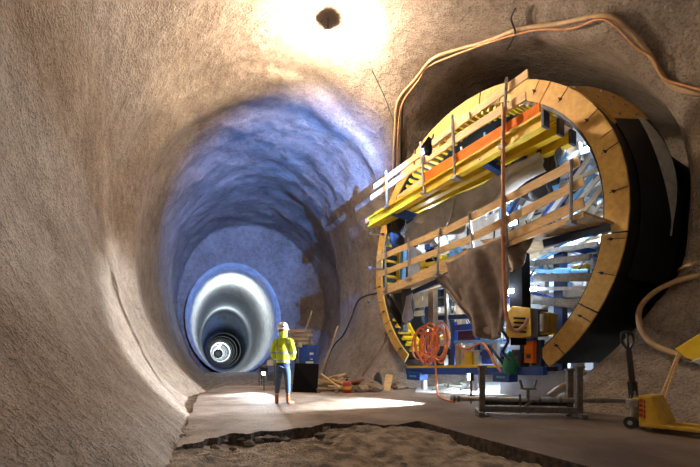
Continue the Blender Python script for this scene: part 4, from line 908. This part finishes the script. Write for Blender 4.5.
def worker():
    base = G(283, 405, 0); t0 = thing('person', base, 'person in yellow hi-vis jacket, jeans and white helmet standing seen from behind', 'person')
    SKIN = mat('skin', (.55, .33, .24), None, .5)
    # local frame: x right, y away from the camera (the way the person faces)
    core = [(0, 0, .98, .09, .07), (0, 0, 1.15, .13, .105), (0, .01, 1.32, .16, .12), (0, 0, 1.44, .12, .10), (0, .01, 1.54, .055, .055), (-.005, .03, 1.62, .07, .08), (-.01, .035, 1.71, .078, .09), (-.01, .03, 1.78, .05, .06)]
    legL = [(-.09, 0, .90, .07), (-.125, .02, .50, .062), (-.15, -.02, .10, .045), (-.17, .12, .04, .035)]
    legR = [(.09, 0, .90, .07), (.115, .03, .50, .062), (.125, -.02, .10, .045), (.19, .07, .04, .035)]
    armL = [(-.18, .0, 1.42, .065), (-.255, -.02, 1.16, .05), (-.17, .20, 1.04, .035), (-.09, .30, 1.08, .03)]
    armR = [(.18, .0, 1.42, .065), (.265, -.02, 1.15, .05), (.18, .20, 1.05, .035), (.10, .30, 1.10, .03)]
    nodes = list(core); edges = [(i, i+1) for i in range(7)]
    for chain, root in ((legL, 0), (legR, 0), (armL, 3), (armR, 3)):
        o_ = len(nodes); nodes += chain; edges += [(root, o_)]+[(o_+i, o_+i+1) for i in range(3)]
    # fingers
    for hand, sx in ((armL[3], 1), (armR[3], -1)):
        hi = nodes.index(hand)
        for k in range(4):
            o_ = len(nodes); z_ = hand[2]+.03-.02*k; nodes += [(hand[0]+sx*.03, hand[1]+.05, z_, .010), (hand[0]+sx*.06, hand[1]+.06, z_-.01, .009)]; edges += [(hi, o_), (o_, o_+1)]
        o_ = len(nodes); nodes += [(hand[0]+sx*.01, hand[1]+.01, hand[2]+.06, .011)]; edges += [(hi, o_)]
    skin('body', SKIN, nodes, edges, t0, 1)
    # jacket with reflective bands worked into the cloth
    m = bpy.data.materials.new('hi_vis_cloth'); m.use_nodes = True; nt = m.node_tree; N = nt.nodes; L = nt.links; b_ = N['Principled BSDF']; b_.inputs['Roughness'].default_value = .7
    tc = N.new('ShaderNodeTexCoord'); sp = N.new('ShaderNodeSeparateXYZ'); L.new(tc.outputs['Object'], sp.inputs[0])
    def band(out, c, h):
        a = N.new('ShaderNodeMath'); a.operation = 'SUBTRACT'; a.inputs[1].default_value = c; L.new(out, a.inputs[0]); q = N.new('ShaderNodeMath'); q.operation = 'ABSOLUTE'; L.new(a.outputs[0], q.inputs[0])
        l = N.new('ShaderNodeMath'); l.operation = 'LESS_THAN'; l.inputs[1].default_value = h; L.new(q.outputs[0], l.inputs[0]); return l.outputs[0]
    def mx(a, b, op='MAXIMUM'):
        q = N.new('ShaderNodeMath'); q.operation = op; L.new(a, q.inputs[0]); L.new(b, q.inputs[1]); return q.outputs[0]
    zz = sp.outputs[2]; absx = N.new('ShaderNodeMath'); absx.operation = 'ABSOLUTE'; L.new(sp.outputs[0], absx.inputs[0])
    hi = N.new('ShaderNodeMath'); hi.operation = 'GREATER_THAN'; hi.inputs[1].default_value = 1.17; L.new(zz, hi.inputs[0])
    br = mx(mx(band(zz, 1.00, .022), band(zz, 1.175, .022)), mx(band(absx.outputs[0], .115, .018), hi.outputs[0], 'MULTIPLY'))
    c1 = N.new('ShaderNodeMix'); c1.data_type = 'RGBA'; c1.inputs[6].default_value = (.62, .80, .02, 1); c1.inputs[7].default_value = (.42, .45, .47, 1); L.new(br, c1.inputs[0])
    lo = N.new('ShaderNodeMath'); lo.operation = 'LESS_THAN'; lo.inputs[1].default_value = .95; L.new(zz, lo.inputs[0])
    c2 = N.new('ShaderNodeMix'); c2.data_type = 'RGBA'; L.new(lo.outputs[0], c2.inputs[0]); L.new(c1.outputs[2], c2.inputs[6]); c2.inputs[7].default_value = (.012, .03, .15, 1); L.new(c2.outputs[2], b_.inputs['Base Color'])
    jn = [(0, 0, .80, .20, .155), (0, 0, .90, .19, .15), (0, 0, 1.02, .18, .14), (0, 0, 1.2, .185, .145), (0, .01, 1.36, .20, .145), (0, 0, 1.46, .15, .12), (0, .01, 1.545, .075, .085)]
    je = [(i, i+1) for i in range(6)]
    for sx in (-1, 1):
        o_ = len(jn); jn += [(sx*.19, 0, 1.42, .088), (sx*.275, -.02, 1.16, .07), (sx*.22, .10, 1.06, .06), (sx*.16, .21, 1.05, .05)]; je += [(5, o_), (o_, o_+1), (o_+1, o_+2), (o_+2, o_+3)]
    jk = skin('jacket', m, jn, je, t0, 2)
    b = MB(); b.v = []
    for dx, wd in ((-.035, .018), (-.008, .02), (.02, .018)): b.box(base+Vector((dx-.03, -.157, 1.32)), (wd, .006, .022))
    b.box(base+Vector((-.035, -.157, 1.295)), (.07, .006, .008)); b.build('back_print', RED, jk)
    JEAN = mat('denim', (.07, .13, .22), (.045, .085, .15), .8, scale=20)
    tn = [(0, 0, 1.0, .15, .11)]; te = []
    for sx, ch in ((-1, legL), (1, legR)):
        o_ = len(tn); tn += [(sx*.09, 0, .82, .105), (ch[1][0], .01, .50, .078), (ch[2][0], -.01, .24, .066)]; te += [(0, o_), (o_, o_+1), (o_+1, o_+2)]
    skin('jeans', JEAN, tn, te, t0, 2)
    BOOT = mat('brown_leather', (.33, .12, .04), (.22, .08, .03), .5)
    for ch, dx in ((legL, -.02), (legR, .09)):
        x = ch[2][0]; skin('boot', BOOT, [(x, -.02, .27, .062), (x, -.02, .14, .052), (x, -.01, .055, .05), (x+dx, .12, .05, .045, .05), (x+dx*1.3, .17, .04, .035)], [(0, 1), (1, 2), (2, 3), (3, 4)], t0, 2)
    c = base+Vector((-.012, .03, 1.745)); b = MB(); b.lathe([(.165, -.045), (.155, -.03), (.135, -.02), (.135, .03), (.115, .085), (.07, .12), (.001, .13)], c, (0, .06, 1), 24)
    o = b.build('helmet', mat('white_helmet', (.85, .85, .85), (.8, .8, .8), .3), t0, smooth=True); s = o.modifiers.new('s', 'SOLIDIFY'); s.thickness = .008
    b = MB(); b.box(c+Vector((.03, -.134, .015)), (.05, .008, .025)); b.build('helmet_badge', RED, o)
    for sx in (-1, 1): b = MB(); b.lathe([(.001, 0), (.035, .005), (.035, .03), (.001, .035)], base+Vector((sx*.085-.01, .03, 1.67)), (sx, 0, 0), 12); b.build('ear', SKIN, t0, smooth=True)
    b = MB(); b.lathe([(.080, -.05), (.090, -.01), (.088, .03)], base+Vector((-.01, .0, 1.68)), n=16); b.build('hair', mat('brown_hair', (.06, .035, .02)), t0, smooth=True)
    # hood collar
    b = MB(); b.lathe([(.09, -.02), (.10, .03), (.098, .12), (.092, .165)], base+Vector((0, .01, 1.53)), n=18); o = b.build('collar', mat('hi_vis_plain', (.62, .80, .02), (.52, .7, .02), .7), t0, smooth=True); s = o.modifiers.new('s', 'SOLIDIFY'); s.thickness = .012
worker()
bpy.data.objects['person'].scale = (.90, .95, .985)
